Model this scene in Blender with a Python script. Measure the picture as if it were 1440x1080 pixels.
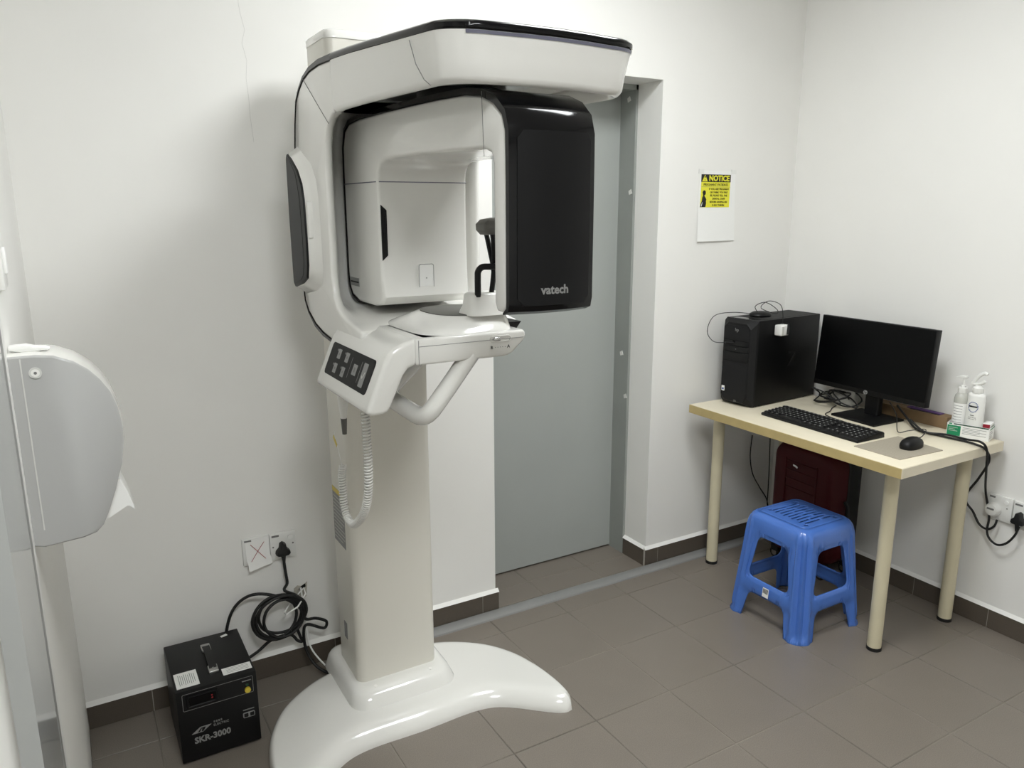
import bpy, bmesh, math, random
from mathutils import Vector, Matrix
from mathutils.geometry import delaunay_2d_cdt
random.seed(7)
for o in list(bpy.data.objects): bpy.data.objects.remove(o)
SC = bpy.context.scene
COL = SC.collection
# ------------------------------------------------------------------ camera
FPX, EYE = 1085.6, 1.575
YAW, PITCH, ROLL = math.radians(30.209), math.radians(12.8), math.radians(-.169)
_f = Vector((math.sin(YAW)*math.cos(PITCH), math.cos(YAW)*math.cos(PITCH), -math.sin(PITCH)))
_r = Vector((math.cos(YAW), -math.sin(YAW), 0)); _u = _r.cross(_f)
RGT = _r*math.cos(ROLL)+_u*math.sin(ROLL); UPV = _u*math.cos(ROLL)-_r*math.sin(ROLL); FWD = _f
cam = bpy.data.cameras.new('camera'); cam_o = bpy.data.objects.new('camera', cam); COL.objects.link(cam_o)
cam.sensor_width = 36; cam.lens = 36*FPX/1440; cam.clip_start = .02
cam_o.matrix_world = Matrix(((RGT.x, UPV.x, -FWD.x, 0), (RGT.y, UPV.y, -FWD.y, 0), (RGT.z, UPV.z, -FWD.z, EYE), (0, 0, 0, 1)))
SC.camera = cam_o
# ------------------------------------------------------------------ world, exposure
w = bpy.data.worlds.new('world'); SC.world = w; w.use_nodes = True
w.node_tree.nodes['Background'].inputs[0].default_value = (.8, .85, .9, 1)
w.node_tree.nodes['Background'].inputs[1].default_value = .05
SC.view_settings.view_transform = 'Standard'; SC.view_settings.look = 'None'
SC.view_settings.gamma = 1; SC.view_settings.use_curve_mapping = False
SC.view_settings.exposure = 0.06
CEIL = 2.75
# ceiling lights: centre x, y, size x, size y, emission strength
LIGHTS = [(1.45, 1.36, .6, .6, 29.5), (.33, -.22, .6, .6, 33.0)]  # second panel: unseen fill light, added to brighten the left wall

def on(ax, v, x, y):
    """point where the ray through photo pixel x,y meets the plane axis=v"""
    d = RGT*((x-720)/FPX) - UPV*((y-540)/FPX) + FWD
    c = Vector((0, 0, EYE)); return c + d*((v-c[ax])/d[ax])

# ------------------------------------------------------------------ materials
def lin(c):
    return tuple(((v/255)/12.92 if v/255 <= .04045 else ((v/255+.055)/1.055)**2.4) for v in c)
MATS = {}
def mat(name, rgb, rough=.5, metal=0, var=0, vscale=8, bump=0, bscale=60, coat=0, trans=0, emit=0, spec=.5, speck=None, alpha=1, sss=0):
    m = bpy.data.materials.new(name); m.use_nodes = True
    nt = m.node_tree; b = nt.nodes['Principled BSDF']; L = nt.links
    c = lin(rgb)+(1,)
    b.inputs['Base Color'].default_value = c
    b.inputs['Roughness'].default_value = rough; b.inputs['Metallic'].default_value = metal
    b.inputs['Specular IOR Level'].default_value = spec
    b.inputs['Coat Weight'].default_value = coat; b.inputs['Coat Roughness'].default_value = .06
    b.inputs['Transmission Weight'].default_value = trans
    b.inputs['Alpha'].default_value = alpha
    if emit:
        b.inputs['Emission Color'].default_value = c; b.inputs['Emission Strength'].default_value = emit
    if var or bump or speck:
        tc = nt.nodes.new('ShaderNodeTexCoord')
    if var or speck:
        n = nt.nodes.new('ShaderNodeTexNoise'); n.inputs['Scale'].default_value = vscale; n.inputs['Detail'].default_value = 6
        L.new(tc.outputs['Object'], n.inputs['Vector'])
        r = nt.nodes.new('ShaderNodeMapRange'); r.inputs[1].default_value = .3; r.inputs[2].default_value = .7
        r.inputs[3].default_value = 1-var; r.inputs[4].default_value = 1+var
        L.new(n.outputs['Fac'], r.inputs[0])
        mx = nt.nodes.new('ShaderNodeMix'); mx.data_type = 'RGBA'; mx.blend_type = 'MULTIPLY'; mx.inputs[0].default_value = 1
        mx.inputs[6].default_value = c; L.new(r.outputs[0], mx.inputs[7])
        out = mx.outputs[2]
        if speck:
            n2 = nt.nodes.new('ShaderNodeTexNoise'); n2.inputs['Scale'].default_value = speck[0]; n2.inputs['Detail'].default_value = 2
            L.new(tc.outputs['Object'], n2.inputs['Vector'])
            r2 = nt.nodes.new('ShaderNodeMapRange'); r2.inputs[1].default_value = .35; r2.inputs[2].default_value = .65
            r2.inputs[3].default_value = 1-speck[1]; r2.inputs[4].default_value = 1+speck[1]
            L.new(n2.outputs['Fac'], r2.inputs[0])
            m2 = nt.nodes.new('ShaderNodeMix'); m2.data_type = 'RGBA'; m2.blend_type = 'MULTIPLY'; m2.inputs[0].default_value = 1
            L.new(out, m2.inputs[6]); L.new(r2.outputs[0], m2.inputs[7]); out = m2.outputs[2]
        L.new(out, b.inputs['Base Color'])
    if bump:
        n = nt.nodes.new('ShaderNodeTexNoise'); n.inputs['Scale'].default_value = bscale; n.inputs['Detail'].default_value = 4
        L.new(tc.outputs['Object'], n.inputs['Vector'])
        bp = nt.nodes.new('ShaderNodeBump'); bp.inputs['Strength'].default_value = bump; bp.inputs['Distance'].default_value = .004
        L.new(n.outputs['Fac'], bp.inputs['Height']); L.new(bp.outputs[0], b.inputs['Normal'])
    MATS[name] = m; return m
mat('wall', (239, 238, 234), .62, var=.015, vscale=2.5, bump=.10, bscale=9, spec=.3)
mat('ceiling', (244, 244, 241), .8)
mat('tile', (126, 118, 109), .38, var=.06, vscale=3, speck=(420, .13), bump=.08, bscale=300)
mat('skirt', (88, 80, 71), .35, var=.06, vscale=6, speck=(380, .08))
mat('grout', (128, 122, 112), .9, var=.55, vscale=2.2)
mat('groutwall', (172, 167, 158), .9)
mat('doorgrey', (168, 172, 168), .42, var=.03, vscale=3)
mat('framegrey', (150, 154, 149), .45, var=.05, vscale=5)
mat('dark', (12, 12, 12), .9)
mat('panelgloss', (172, 174, 172), .12, spec=.6)
mat('trimwhite', (232, 232, 228), .4)
mat('chip', (225, 225, 220), .8)
mat('white', (230, 229, 224), .16, coat=.35)
mat('whitesatin', (234, 233, 228), .3)
mat('column', (222, 219, 209), .28)
mat('blackgloss', (10, 10, 12), .12, spec=.28)
mat('blackband', (28, 28, 31), .16, coat=.2)
mat('blackpanel', (17, 17, 18), .5, spec=.2)
mat('lavender', (104, 104, 120), .25)
mat('padgrey', (98, 97, 92), .5)
mat('screen', (34, 35, 36), .4, spec=.2)
mat('black', (11, 11, 12), .45, spec=.3)
mat('blackmatte', (19, 19, 20), .6, spec=.3, var=.08, vscale=200)
mat('pcside', (6, 6, 7), .4, spec=.22)
mat('mesh', (20, 20, 22), .6, spec=.3, speck=(900, .5))
mat('rubber', (16, 16, 16), .55)
mat('boxblack', (11, 11, 12), .45, spec=.3, bump=.1, bscale=500)
mat('keyblack', (21, 21, 22), .5)
mat('keymark', (178, 178, 174), .5)
mat('lcd', (4, 4, 5), .3, spec=.2)
mat('metal', (190, 190, 188), .3, metal=1)
mat('chrome', (205, 205, 205), .15, metal=1)
mat('paper', (242, 242, 239), .6)
mat('paperdim', (205, 205, 200), .75)
mat('ink', (20, 20, 20), .7)
mat('inkgrey', (120, 120, 118), .7)
mat('red', (158, 36, 40), .6)
mat('yellow', (232, 226, 58), .6)
mat('yellowbtn', (214, 190, 60), .35)
mat('green', (22, 138, 92), .5)
mat('darkgreen', (22, 66, 44), .5)
mat('maroonbox', (150, 24, 44), .5)
mat('tabletop', (232, 223, 200), .4, var=.03, vscale=12)
mat('tableedge', (190, 170, 118), .5, var=.06, vscale=20)
mat('tableleg', (214, 205, 176), .38, var=.03, vscale=10)
mat('stool', (74, 118, 200), .26, coat=.35)
mat('suitcase', (66, 6, 13), .5, spec=.25, bump=.15, bscale=250)
mat('cardboard', (128, 104, 76), .75, var=.06, vscale=20)
mat('purple', (92, 58, 120), .5)
mat('padmouse', (166, 158, 142), .7, speck=(500, .08))
mat('bottlewhite', (236, 236, 232), .3)
mat('bottleclear', (222, 222, 214), .25, trans=.35)
mat('blueink', (70, 90, 150), .6)
mat('labelgrey', (138, 138, 136), .5)
mat('smoke', (182, 182, 180), .22, trans=.08, spec=.5)
mat('stripgrey', (138, 138, 136), .4, var=.04, vscale=6)
mat('lamp', (255, 252, 244), .5)
mat('plaster', (185, 180, 168), .9, var=.2, vscale=60)

# ------------------------------------------------------------------ mesh helpers
class MB:
    def __init__(s): s.v = []; s.f = []
    def add(s, vs, fs):
        n = len(s.v); s.v += [Vector(v) for v in vs]; s.f += [tuple(i+n for i in f) for f in fs]; return s
    def box(s, x0, x1, y0, y1, z0, z1):
        return s.add([(x, y, z) for z in (z0, z1) for y in (y0, y1) for x in (x0, x1)],
                     [(0, 2, 3, 1), (4, 5, 7, 6), (0, 1, 5, 4), (2, 6, 7, 3), (0, 4, 6, 2), (1, 3, 7, 5)])
    def loft(s, rings, cap=True, closed=True):
        n = len(rings[0]); vs = [p for r in rings for p in r]; fs = []
        for i in range(len(rings)-1):
            for j in range(n if closed else n-1):
                k = (j+1) % n
                fs.append((i*n+j, i*n+k, (i+1)*n+k, (i+1)*n+j))
        if cap and closed:
            fs.append(tuple(reversed(range(n)))); m = (len(rings)-1)*n; fs.append(tuple(range(m, m+n)))
        return s.add(vs, fs)
    def prism(s, poly, ax, a, b):
        """poly: 2D points in the plane of the other two axes (in x,y,z order)"""
        def P(p, t):
            q = list(p); q.insert(ax, t); return tuple(q)
        return s.loft([[P(p, a) for p in poly], [P(p, b) for p in poly]])
    def tube(s, pts, r, n=8, cap=True, closed=False, flat=1):
        pts = [Vector(p) for p in pts]; N = len(pts)
        rs = r if isinstance(r, (list, tuple)) else [r]*N
        rings = []; ref = None
        for i, p in enumerate(pts):
            if closed: t = pts[(i+1) % N]-pts[i-1]
            else: t = pts[min(i+1, N-1)]-pts[max(i-1, 0)]
            t.normalize()
            if ref is None:
                ref = t.orthogonal().normalized()
            ref = (ref-t*ref.dot(t)); ref = ref.normalized() if ref.length > 1e-6 else t.orthogonal().normalized()
            b = t.cross(ref)
            rings.append([p+(ref*math.cos(2*math.pi*k/n)+b*math.sin(2*math.pi*k/n)*flat)*rs[i] for k in range(n)])
        if closed: rings.append(rings[0])
        return s.loft(rings, cap=cap and not closed)
    def lathe(s, prof, c=(0, 0), n=24, sx=1, sy=1):
        return s.loft([[(c[0]+r*sx*math.cos(2*math.pi*k/n), c[1]+r*sy*math.sin(2*math.pi*k/n), z) for k in range(n)] for r, z in prof])
    def sheet(s, grid, off):
        """grid of points [row][col] made a thin plate by the offset vector"""
        R, C = len(grid), len(grid[0]); off = Vector(off)
        a = [Vector(p) for r in grid for p in r]; b = [p+off for p in a]; n = R*C; fs = []
        for i in range(R-1):
            for j in range(C-1):
                q = (i*C+j, i*C+j+1, (i+1)*C+j+1, (i+1)*C+j); fs.append(q); fs.append(tuple(k+n for k in reversed(q)))
        bd = [j for j in range(C)]+[i*C+C-1 for i in range(1, R)]+[(R-1)*C+j for j in range(C-2, -1, -1)]+[i*C for i in range(R-2, 0, -1)]
        for k in range(len(bd)):
            p, q = bd[k], bd[(k+1) % len(bd)]; fs.append((q, p, p+n, q+n))
        return s.add(a+b, fs)

def build(name, mb, m, parent=None, org=(0, 0, 0), bevel=0, seg=3, smooth=True, angle=38, bang=40, loc=None):
    org = Vector(org)
    me = bpy.data.meshes.new(name)
    bm = bmesh.new()
    vs = [bm.verts.new(v-org) for v in mb.v]
    for f in mb.f:
        try: bm.faces.new([vs[i] for i in f])
        except ValueError: pass
    bmesh.ops.remove_doubles(bm, verts=bm.verts, dist=1e-6)
    bmesh.ops.recalc_face_normals(bm, faces=bm.faces)
    if bevel:
        es = [e for e in bm.edges if len(e.link_faces) == 2 and e.calc_face_angle(0) > math.radians(bang)]
        bmesh.ops.bevel(bm, geom=es, offset=bevel, segments=seg, profile=.5, affect='EDGES', clamp_overlap=True)
    bm.to_mesh(me); bm.free()
    if smooth:
        me.polygons.foreach_set('use_smooth', [True]*len(me.polygons))
        me.set_sharp_from_angle(angle=math.radians(angle))
    me.materials.append(MATS[m])
    o = bpy.data.objects.new(name, me); COL.objects.link(o)
    if parent is not None: o.parent = parent
    else: o.location = org
    if loc is not None: o.location = loc
    return o
def tag(o, label, cat, group=None):
    o['label'] = label; o['category'] = cat
    if group: o['group'] = group
    return o
def thing(name, label, cat, loc=(0, 0, 0), rz=0, group=None):
    o = bpy.data.objects.new(name, None); COL.objects.link(o); o.location = loc; o.rotation_euler = (0, 0, rz)
    o.empty_display_size = .05
    return tag(o, label, cat, group)
def struct(o): o['kind'] = 'structure'; return o
def spline(pts, n=8, closed=False):
    pts = [Vector(p) for p in pts]; N = len(pts); out = []
    for i in range(N if closed else N-1):
        if closed: p0, p1, p2, p3 = (pts[(i+k-1) % N] for k in range(4))
        else: p0, p1, p2, p3 = pts[max(i-1, 0)], pts[i], pts[i+1], pts[min(i+2, N-1)]
        for k in range(n):
            t = k/n
            out.append(.5*((2*p1)+(p2-p0)*t+(2*p0-5*p1+4*p2-p3)*t*t+(3*p1-p0-3*p2+p3)*t**3))
    if not closed: out.append(pts[-1])
    return out
def rrect(cx, cy, w, h, r, n=5):
    out = []
    for qx, qy, a0 in ((1, 1, 0), (-1, 1, 90), (-1, -1, 180), (1, -1, 270)):
        for k in range(n+1):
            a = math.radians(a0+90*k/n); out.append((cx+qx*(w/2-r)+r*math.cos(a), cy+qy*(h/2-r)+r*math.sin(a)))
    return out
def interp(x, xs, ys):
    if x <= xs[0]: return ys[0]
    for i in range(len(xs)-1):
        if x <= xs[i+1]: return ys[i]+(ys[i+1]-ys[i])*(x-xs[i])/(xs[i+1]-xs[i])
    return ys[-1]
def sstep(x, a, b):
    t = max(0, min(1, (x-a)/(b-a))); return t*t*(3-2*t)
def text(name, s, size, m, parent, pos, right, up, align='CENTER', depth=.0004, sx=1, bold=0):
    """flat lettering: pos = baseline anchor, right/up = directions in parent space"""
    cu = bpy.data.curves.new(name, 'FONT'); cu.body = s; cu.size = size; cu.align_x = align; cu.extrude = depth
    cu.resolution_u = 2; cu.offset = bold
    t = bpy.data.objects.new(name, cu); COL.objects.link(t)
    dg = bpy.context.evaluated_depsgraph_get()
    me = bpy.data.meshes.new_from_object(t.evaluated_get(dg)); bpy.data.objects.remove(t); bpy.data.curves.remove(cu)
    R = Vector(right).normalized(); U = Vector(up).normalized(); N = R.cross(U); P = Vector(pos)
    for v in me.vertices: v.co = P+R*v.co.x*sx+U*v.co.y+N*v.co.z
    me.materials.clear(); me.materials.append(MATS[m]); me.name = name
    o = bpy.data.objects.new(name, me); COL.objects.link(o); o.parent = parent
    return o

# ================================================================== THE ROOM
XL, XR, YB = -.08, 2.935, 2.487        # left wall, right wall, back wall planes
OX0, OX1, OZ = 1.368, 2.141, 2.068     # door opening
FY, FX = -1.7, -1.5                    # far ends behind the camera
wb = MB().box(XL-.3, OX0, YB, YB+.15, -.02, CEIL).box(OX1, XR+.15, YB, YB+.15, -.02, CEIL).box(OX0, OX1, YB, YB+.15, OZ, CEIL)
wb.box(XL-.3, OX0, YB+.15, YB+.32, -.02, CEIL).box(OX1, XR+.15, YB+.15, YB+.32, -.02, CEIL).box(OX0, OX1, YB+.15, YB+.32, OZ, CEIL)
wall_back = struct(build('wall_back', wb, 'wall', smooth=False))
struct(build('wall_right', MB().box(XR, XR+.15, FY, YB+.32, -.02, CEIL), 'wall', smooth=False))
struct(build('wall_left', MB().box(XL-.17, XL, .95, YB, -.02, CEIL).box(FX, XL-.17, .95, 1.1, -.02, CEIL), 'wall', smooth=False))
struct(build('wall_corridor', MB().box(FX-.1, FX, FY, 1.1, -.02, CEIL), 'wall', smooth=False))
struct(build('wall_front', MB().box(FX-.1, XR+.15, FY-.1, FY, -.02, CEIL), 'wall', smooth=False))
struct(build('ceiling', MB().box(FX-.1, XR+.15, FY-.1, YB+.32, CEIL, CEIL+.1), 'ceiling', smooth=False))
# floor: grout bed with single tiles
floor = struct(build('floor', MB().box(FX-.1, XR+.1, FY-.1, YB+.32, -.05, -.0022), 'grout', smooth=False))
TC = {}
def tile_mesh(w, d, h=.010, m='tile', ch=.0012):
    k = (round(w, 3), round(d, 3), m)
    if k not in TC:
        mb = MB(); mb.loft([[(0, 0, -h), (w, 0, -h), (w, d, -h), (0, d, -h)], [(0, 0, -ch), (w, 0, -ch), (w, d, -ch), (0, d, -ch)],
                            [(ch, ch, 0), (w-ch, ch, 0), (w-ch, d-ch, 0), (ch, d-ch, 0)]])
        me = bpy.data.meshes.new('tile'); me.from_pydata([tuple(v) for v in mb.v], [], mb.f); me.materials.append(MATS[m]); me.validate(); TC[k] = me
    return TC[k]
G = .0018
def lay(x0, x1, y0, y1):
    xs = [x0]+[1.303+.3*k for k in range(-12, 8) if x0+.01 < 1.303+.3*k < x1-.01]+[x1]
    ys = [y0]+[1.416+.3*k for k in range(-12, 6) if y0+.01 < 1.416+.3*k < y1-.01]+[y1]
    for i in range(len(xs)-1):
        for j in range(len(ys)-1):
            o = bpy.data.objects.new('floor_tile', tile_mesh(xs[i+1]-xs[i]-2*G, ys[j+1]-ys[j]-2*G)); COL.objects.link(o)
            o.location = (xs[i]+G, ys[j]+G, 0); o.parent = floor
lay(XL, XR, -.2, YB); lay(OX0, OX1, YB, YB+.27)
tf = build('tile_field', MB().box(FX, XR, FY, -.2-G, -.004, 0).box(FX, XL-G, -.2+G, .95, -.004, 0), 'tile', floor, smooth=False)
tf['kind'] = 'stuff'
# skirting: a bed of mortar with single tiles
SK = .078; ST = .011
def skirting(name, pts_fn, length, first, n0):
    """pts_fn(s, out, z): point at run s, distance out of the wall, height z"""
    bed = MB(); q = [pts_fn(0, 0, 0), pts_fn(length, 0, 0), pts_fn(length, ST-.0015, 0), pts_fn(0, ST-.0015, 0)]
    bed.loft([q, [Vector(p)+Vector((0, 0, SK+.001)) for p in q]])
    b = struct(build(name, bed, 'groutwall', smooth=False))
    lip = MB(); q = [Vector(pts_fn(a, d, 0)) for a, d in ((0, 0), (length, 0), (length, ST+.002), (0, ST+.002))]
    lip.loft([[p+Vector((0, 0, SK)) for p in q], [Vector(pts_fn(a, d, SK+.012)) for a, d in ((0, 0), (length, 0), (length, .001), (0, .001))]])
    build('paint_lip', lip, 'wall', b, smooth=False)
    ss = [0]+[first+.3*k for k in range(0, 20) if .01 < first+.3*k < length-.01]+[length]
    for i in range(len(ss)-1):
        a, c = ss[i]+.0012, ss[i+1]-.0012
        q = [Vector(pts_fn(s, d, .001)) for s, d in ((a, .001), (c, .001), (c, ST), (a, ST))]
        build('skirting_tile', MB().loft([q, [p+Vector((0, 0, SK-.001)) for p in q]]), 'skirt', b, smooth=False)
    return b
skirting('baseboard_back_left', lambda s, d, z: (XL+s, YB-d, z), OX0-XL+ST, .185, 0)
skirting('baseboard_back_right', lambda s, d, z: (OX1-ST+s, YB-d, z), XR-OX1+ST, .075, 0)
skirting('baseboard_right', lambda s, d, z: (XR-d, YB-ST-s, z), YB-FY-ST, .17, 0)
skirting('baseboard_reveal', lambda s, d, z: (OX1-d, YB+s, z), .15, .5, 0)
# grey door in its recess
d1 = bpy.data.objects.new('door_1', None); COL.objects.link(d1); d1.location = (1.75, 2.74, 0); struct(d1)
DO = (1.75, 2.74, 0)
build('door_leaf', MB().box(OX0+.02, OX1-.012, 2.737, 2.777, .008, OZ-.02), 'doorgrey', d1, DO, smooth=False)
build('threshold_gap', MB().box(OX0, OX1, 2.76, 2.79, -.003, .02), 'dark', d1, DO, smooth=False)
build('frame_jamb', MB().box(OX1-.012, OX1+.01, 2.637, 2.80, 0, OZ-.0), 'framegrey', d1, DO, smooth=False)
build('frame_jamb', MB().box(OX0-.01, OX0+.02, 2.637, 2.80, 0, OZ-.0), 'framegrey', d1, DO, smooth=False)
build('frame_head', MB().box(OX0-.01, OX1+.01, 2.637, 2.80, OZ-.02, OZ+.01), 'framegrey', d1, DO, smooth=False)
for yy, zz in ((2.681, 2.016), (2.655, 1.642), (2.683, .945), (2.648, .755)):
    build('paint_chip', MB().add([(OX1-.0135, yy-.012, zz-.006), (OX1-.0135, yy+.008, zz-.012), (OX1-.0135, yy+.012, zz+.004), (OX1-.0135, yy-.004, zz+.012),
        (OX1-.011, yy-.012, zz-.006), (OX1-.011, yy+.008, zz-.012), (OX1-.011, yy+.012, zz+.004), (OX1-.011, yy-.004, zz+.012)],
        [(0, 1, 2, 3), (0, 4, 5, 1), (1, 5, 6, 2), (2, 6, 7, 3), (3, 7, 4, 0)]), 'chip', d1, DO, smooth=False)
# glossy sliding panel on the left wall, close to the camera
d2 = bpy.data.objects.new('door_2', None); COL.objects.link(d2); d2.location = (XL, 1.1, 0); struct(d2)
D2 = (XL, 1.1, 0)
build('door_leaf', MB().box(XL-.02, XL+.0012, .93, 1.225, .01, 2.2), 'panelgloss', d2, D2, smooth=False)
build('edge_bar', MB().box(XL-.02, XL+.0016, 1.228, 1.262, .0, 2.2), 'stripgrey', d2, D2, bevel=.0005)
build('edge_trim', MB().box(XL-.02, XL+.0016, 1.263, 1.305, .0, 2.2), 'trimwhite', d2, D2, bevel=.0005)
# hairline crack in the plaster
cr = [on(1, YB-.0002, x, y) for x, y in ((334, -20), (335, 5), (338, 20), (344, 42), (340, 60), (347, 85), (346, 110), (350, 140), (352, 165), (357, 200))]
build('plaster_crack', MB().tube(cr, .0005, 4), 'paperdim', wall_back)

# ================================================================== CEILING LIGHTS
for i, (lx, ly, sx, sy, st) in enumerate(LIGHTS):
    lt = thing('ceiling_light', ['square white ceiling light panel above the x-ray machine', 'square white fill light panel added behind the camera'][i], 'ceiling light', (lx, ly, CEIL))
    fr = MB()
    for a in ((-sx/2-.02, -sx/2, -sy/2-.02, sy/2+.02), (sx/2, sx/2+.02, -sy/2-.02, sy/2+.02), (-sx/2, sx/2, -sy/2-.02, -sy/2), (-sx/2, sx/2, sy/2, sy/2+.02)):
        fr.box(*a, -.022, 0)
    build('frame', fr, 'trimwhite', lt, smooth=False)
    m = mat('lamp%d' % i, (251, 254, 255), .5, emit=st)
    df = build('diffuser', MB().box(-sx/2, sx/2, -sy/2, sy/2, -.016, -.004), 'lamp%d' % i, lt, smooth=False)

# ================================================================== THE X-RAY MACHINE
XC = .815
MO = (XC, 2.2, 0)
M = thing('dental_xray_machine', 'tall white panoramic dental x-ray machine with black vatech front panel', 'x-ray machine', MO)
# --- base: crescent foot, lofted from the left tip to the right tip
back = [(1.268, 1.80), (1.279, 1.86), (1.278, 1.94), (1.266, 2.03), (1.242, 2.12), (1.19, 2.21), (1.12, 2.275), (1.03, 2.325), (.93, 2.345), (XC, 2.35)]
front = [(1.268, 1.80), (1.245, 1.797), (1.215, 1.812), (1.176, 1.845), (1.111, 1.903), (1.06, 1.935), (1.01, 1.948), (.95, 1.951), (.88, 1.948), (XC, 1.946)]
back = [(x, y) for x, y in back]; mir = lambda L: [(2*XC-x, y) for x, y in L]
bl = mir(back)[:-1]+list(reversed(back)); fl = mir(front)[:-1]+list(reversed(front))
bl = [(p.x, p.y) for p in spline([(x, y, 0) for x, y in bl], 4)]; fl = [(p.x, p.y) for p in spline([(x, y, 0) for x, y in fl], 4)]
HB = .052; rows = []
def bz(d): 
    t = min(d/.075, 1); return HB*(1-(1-t)**2.6)**.62
NV = 28
for (bx, by), (fx, fy) in zip(bl, fl):
    L = math.hypot(bx-fx, by-fy); row = []
    for k in range(NV+1):
        v = .5-.5*math.cos(math.pi*k/NV); d = min(v, 1-v)*L
        # steep back wall, gentle front lip
        z = bz(d*1.0) if v < .5 else bz(d*2.6)
        row.append((fx+(bx-fx)*v, fy+(by-fy)*v, z))
    rows.append(row)
mb = MB(); n = NV+1
mb.add([p for r in rows for p in r], [(i*n+j, i*n+j+1, (i+1)*n+j+1, (i+1)*n+j) for i in range(len(rows)-1) for j in range(NV)])
mb.add([(x, y, 0) for x, y in fl]+[(x, y, 0) for x, y in bl], [(i, i+1, len(fl)+i+1, len(fl)+i) for i in range(len(fl)-1)])
base = build('base', mb, 'white', M, MO, angle=80)
# --- collar round the foot of the column
rings = []
for z, gx, gy in ((.045, .046, .080), (.056, .043, .076), (.072, .037, .066), (.085, .031, .056), (.093, .024, .042), (.097, .016, .028), (.098, .007, .012), (.096, .001, .002)):
    rings.append([(x, y, z+(.012*sstep(y, 2.15, 2.38) if z > .06 else 0)) for x, y in rrect(XC, 2.235, .27+2*gx, .21+2*gy, .035+gx*.6, 6)])
build('collar', MB().loft(rings), 'white', base, MO)
for x in (.72, .91):
    build('cap', MB().tube([(x, 2.104, .0935), (x, 2.1035, .098)], .006, 10), 'whitesatin', base, MO)
# --- column and sliding sleeve
build('column', MB().loft([[(x, y, z) for x, y in rrect(XC, 2.24, .272, .20, .028, 6)] for z in (.09, 2.035)]), 'column', M, MO, angle=60)
build('column_cap', MB().loft([[(x, y, z) for x, y in rrect(XC, 2.24, .276-i, .204-i, .03, 6)] for z, i in ((2.02, 0), (2.037, 0), (2.042, .008))]), 'white', M, MO, angle=60)
build('sleeve', MB().loft([[(x, y, z) for x, y in rrect(XC, 2.26, .352-i, .185-i, .05, 6)] for z, i in ((1.265, .02), (1.275, 0), (1.90, 0), (1.912, .02))]), 'whitesatin', M, MO)
sg = [on(0, .6788, *p) for p in ((466, 681), (483, 689), (488, 771), (471, 760))]
ys = [2.312, 2.202]; z0, z1 = .532, .715
nl = build('notice_label', MB().box(.6782, .6792, ys[1], ys[0], z0, z1), 'labelgrey', M, MO, smooth=False)
build('label_header', MB().box(.6778, .6784, ys[1], ys[0], z1-.016, z1), 'yellowbtn', nl, MO, smooth=False)
for k in range(12):
    zz = z1-.028-k*.0126
    build('text_line', MB().box(.6777, .6783, ys[1]+.004+(.02 if k % 4 == 3 else 0), ys[0]-.006, zz-.0022, zz), 'paperdim', nl, MO, smooth=False)
build('side_plate', MB().box(.6775, .6795, 2.235, 2.262, .205, .262), 'labelgrey', M, MO, smooth=False)
# --- spine (C-shaped carriage), lofted across its width with a hollow front
outer = [(1.862, 1.926), (1.959, 1.929), (2.04, 1.923), (2.101, 1.908), (2.145, 1.884), (2.178, 1.857), (2.200, 1.80), (2.214, 1.745), (2.221, 1.65), (2.222, 1.55),
         (2.220, 1.45), (2.213, 1.36), (2.205, 1.321), (2.177, 1.29), (2.115, 1.256), (2.045, 1.240), (1.971, 1.233), (1.86, 1.232), (1.74, 1.234)]
inner = [(1.74, 1.292, 0, 0), (1.80, 1.300, 0, 0), (1.85, 1.308, .02, 0), (1.885, 1.318, .09, 0), (1.914, 1.333, .15, -.005), (1.934, 1.358, .165, -.004), (1.944, 1.41, .16, 0), (1.945, 1.55, .16, 0),
         (1.945, 1.68, .16, 0), (1.937, 1.735, .165, .02), (1.918, 1.766, .168, .03), (1.892, 1.786, .15, .035), (1.862, 1.796, 0, .03)]
def offs(path, th):
    out = []
    for i, p in enumerate(path):
        a, b = path[max(i-1, 0)], path[min(i+1, len(path)-1)]
        t = Vector((b[0]-a[0], b[1]-a[1])).normalized(); n = Vector((-t.y, t.x)); h = th[i] if isinstance(th, list) else th
        out.append((p[0]+n.x*h, p[1]+n.y*h))
    return out
th = [.013, .012, .010, .007, .004, .003, .002, .002, .002, .002, .002, .002, .002, .004, .008, .008, .006, .004, .002]
oin = offs(outer, [-t for t in th])
rings = []
for x, k in ((.600, 0), (.612, .02), (.624, .12), (.638, .42), (.652, .72), (.668, .92), (.69, 1), (.75, 1), (XC, 1)):
    rings.append([(x, y, z) for y, z in oin]+[(x, y+k*dy, z+k*dz) for y, z, dy, dz in inner])
rings += [[(2*XC-p[0], p[1], p[2]) for p in r] for r in reversed(rings[:-1])]
build('spine', MB().loft(rings), 'white', M, MO, bevel=.007, seg=3, bang=75, angle=50)
mb = MB(); mb.prism(outer+list(reversed(oin)), 0, .5985, 2*XC-.5985)
build('spine_trim', mb, 'blackgloss', M, MO, angle=30)
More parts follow.
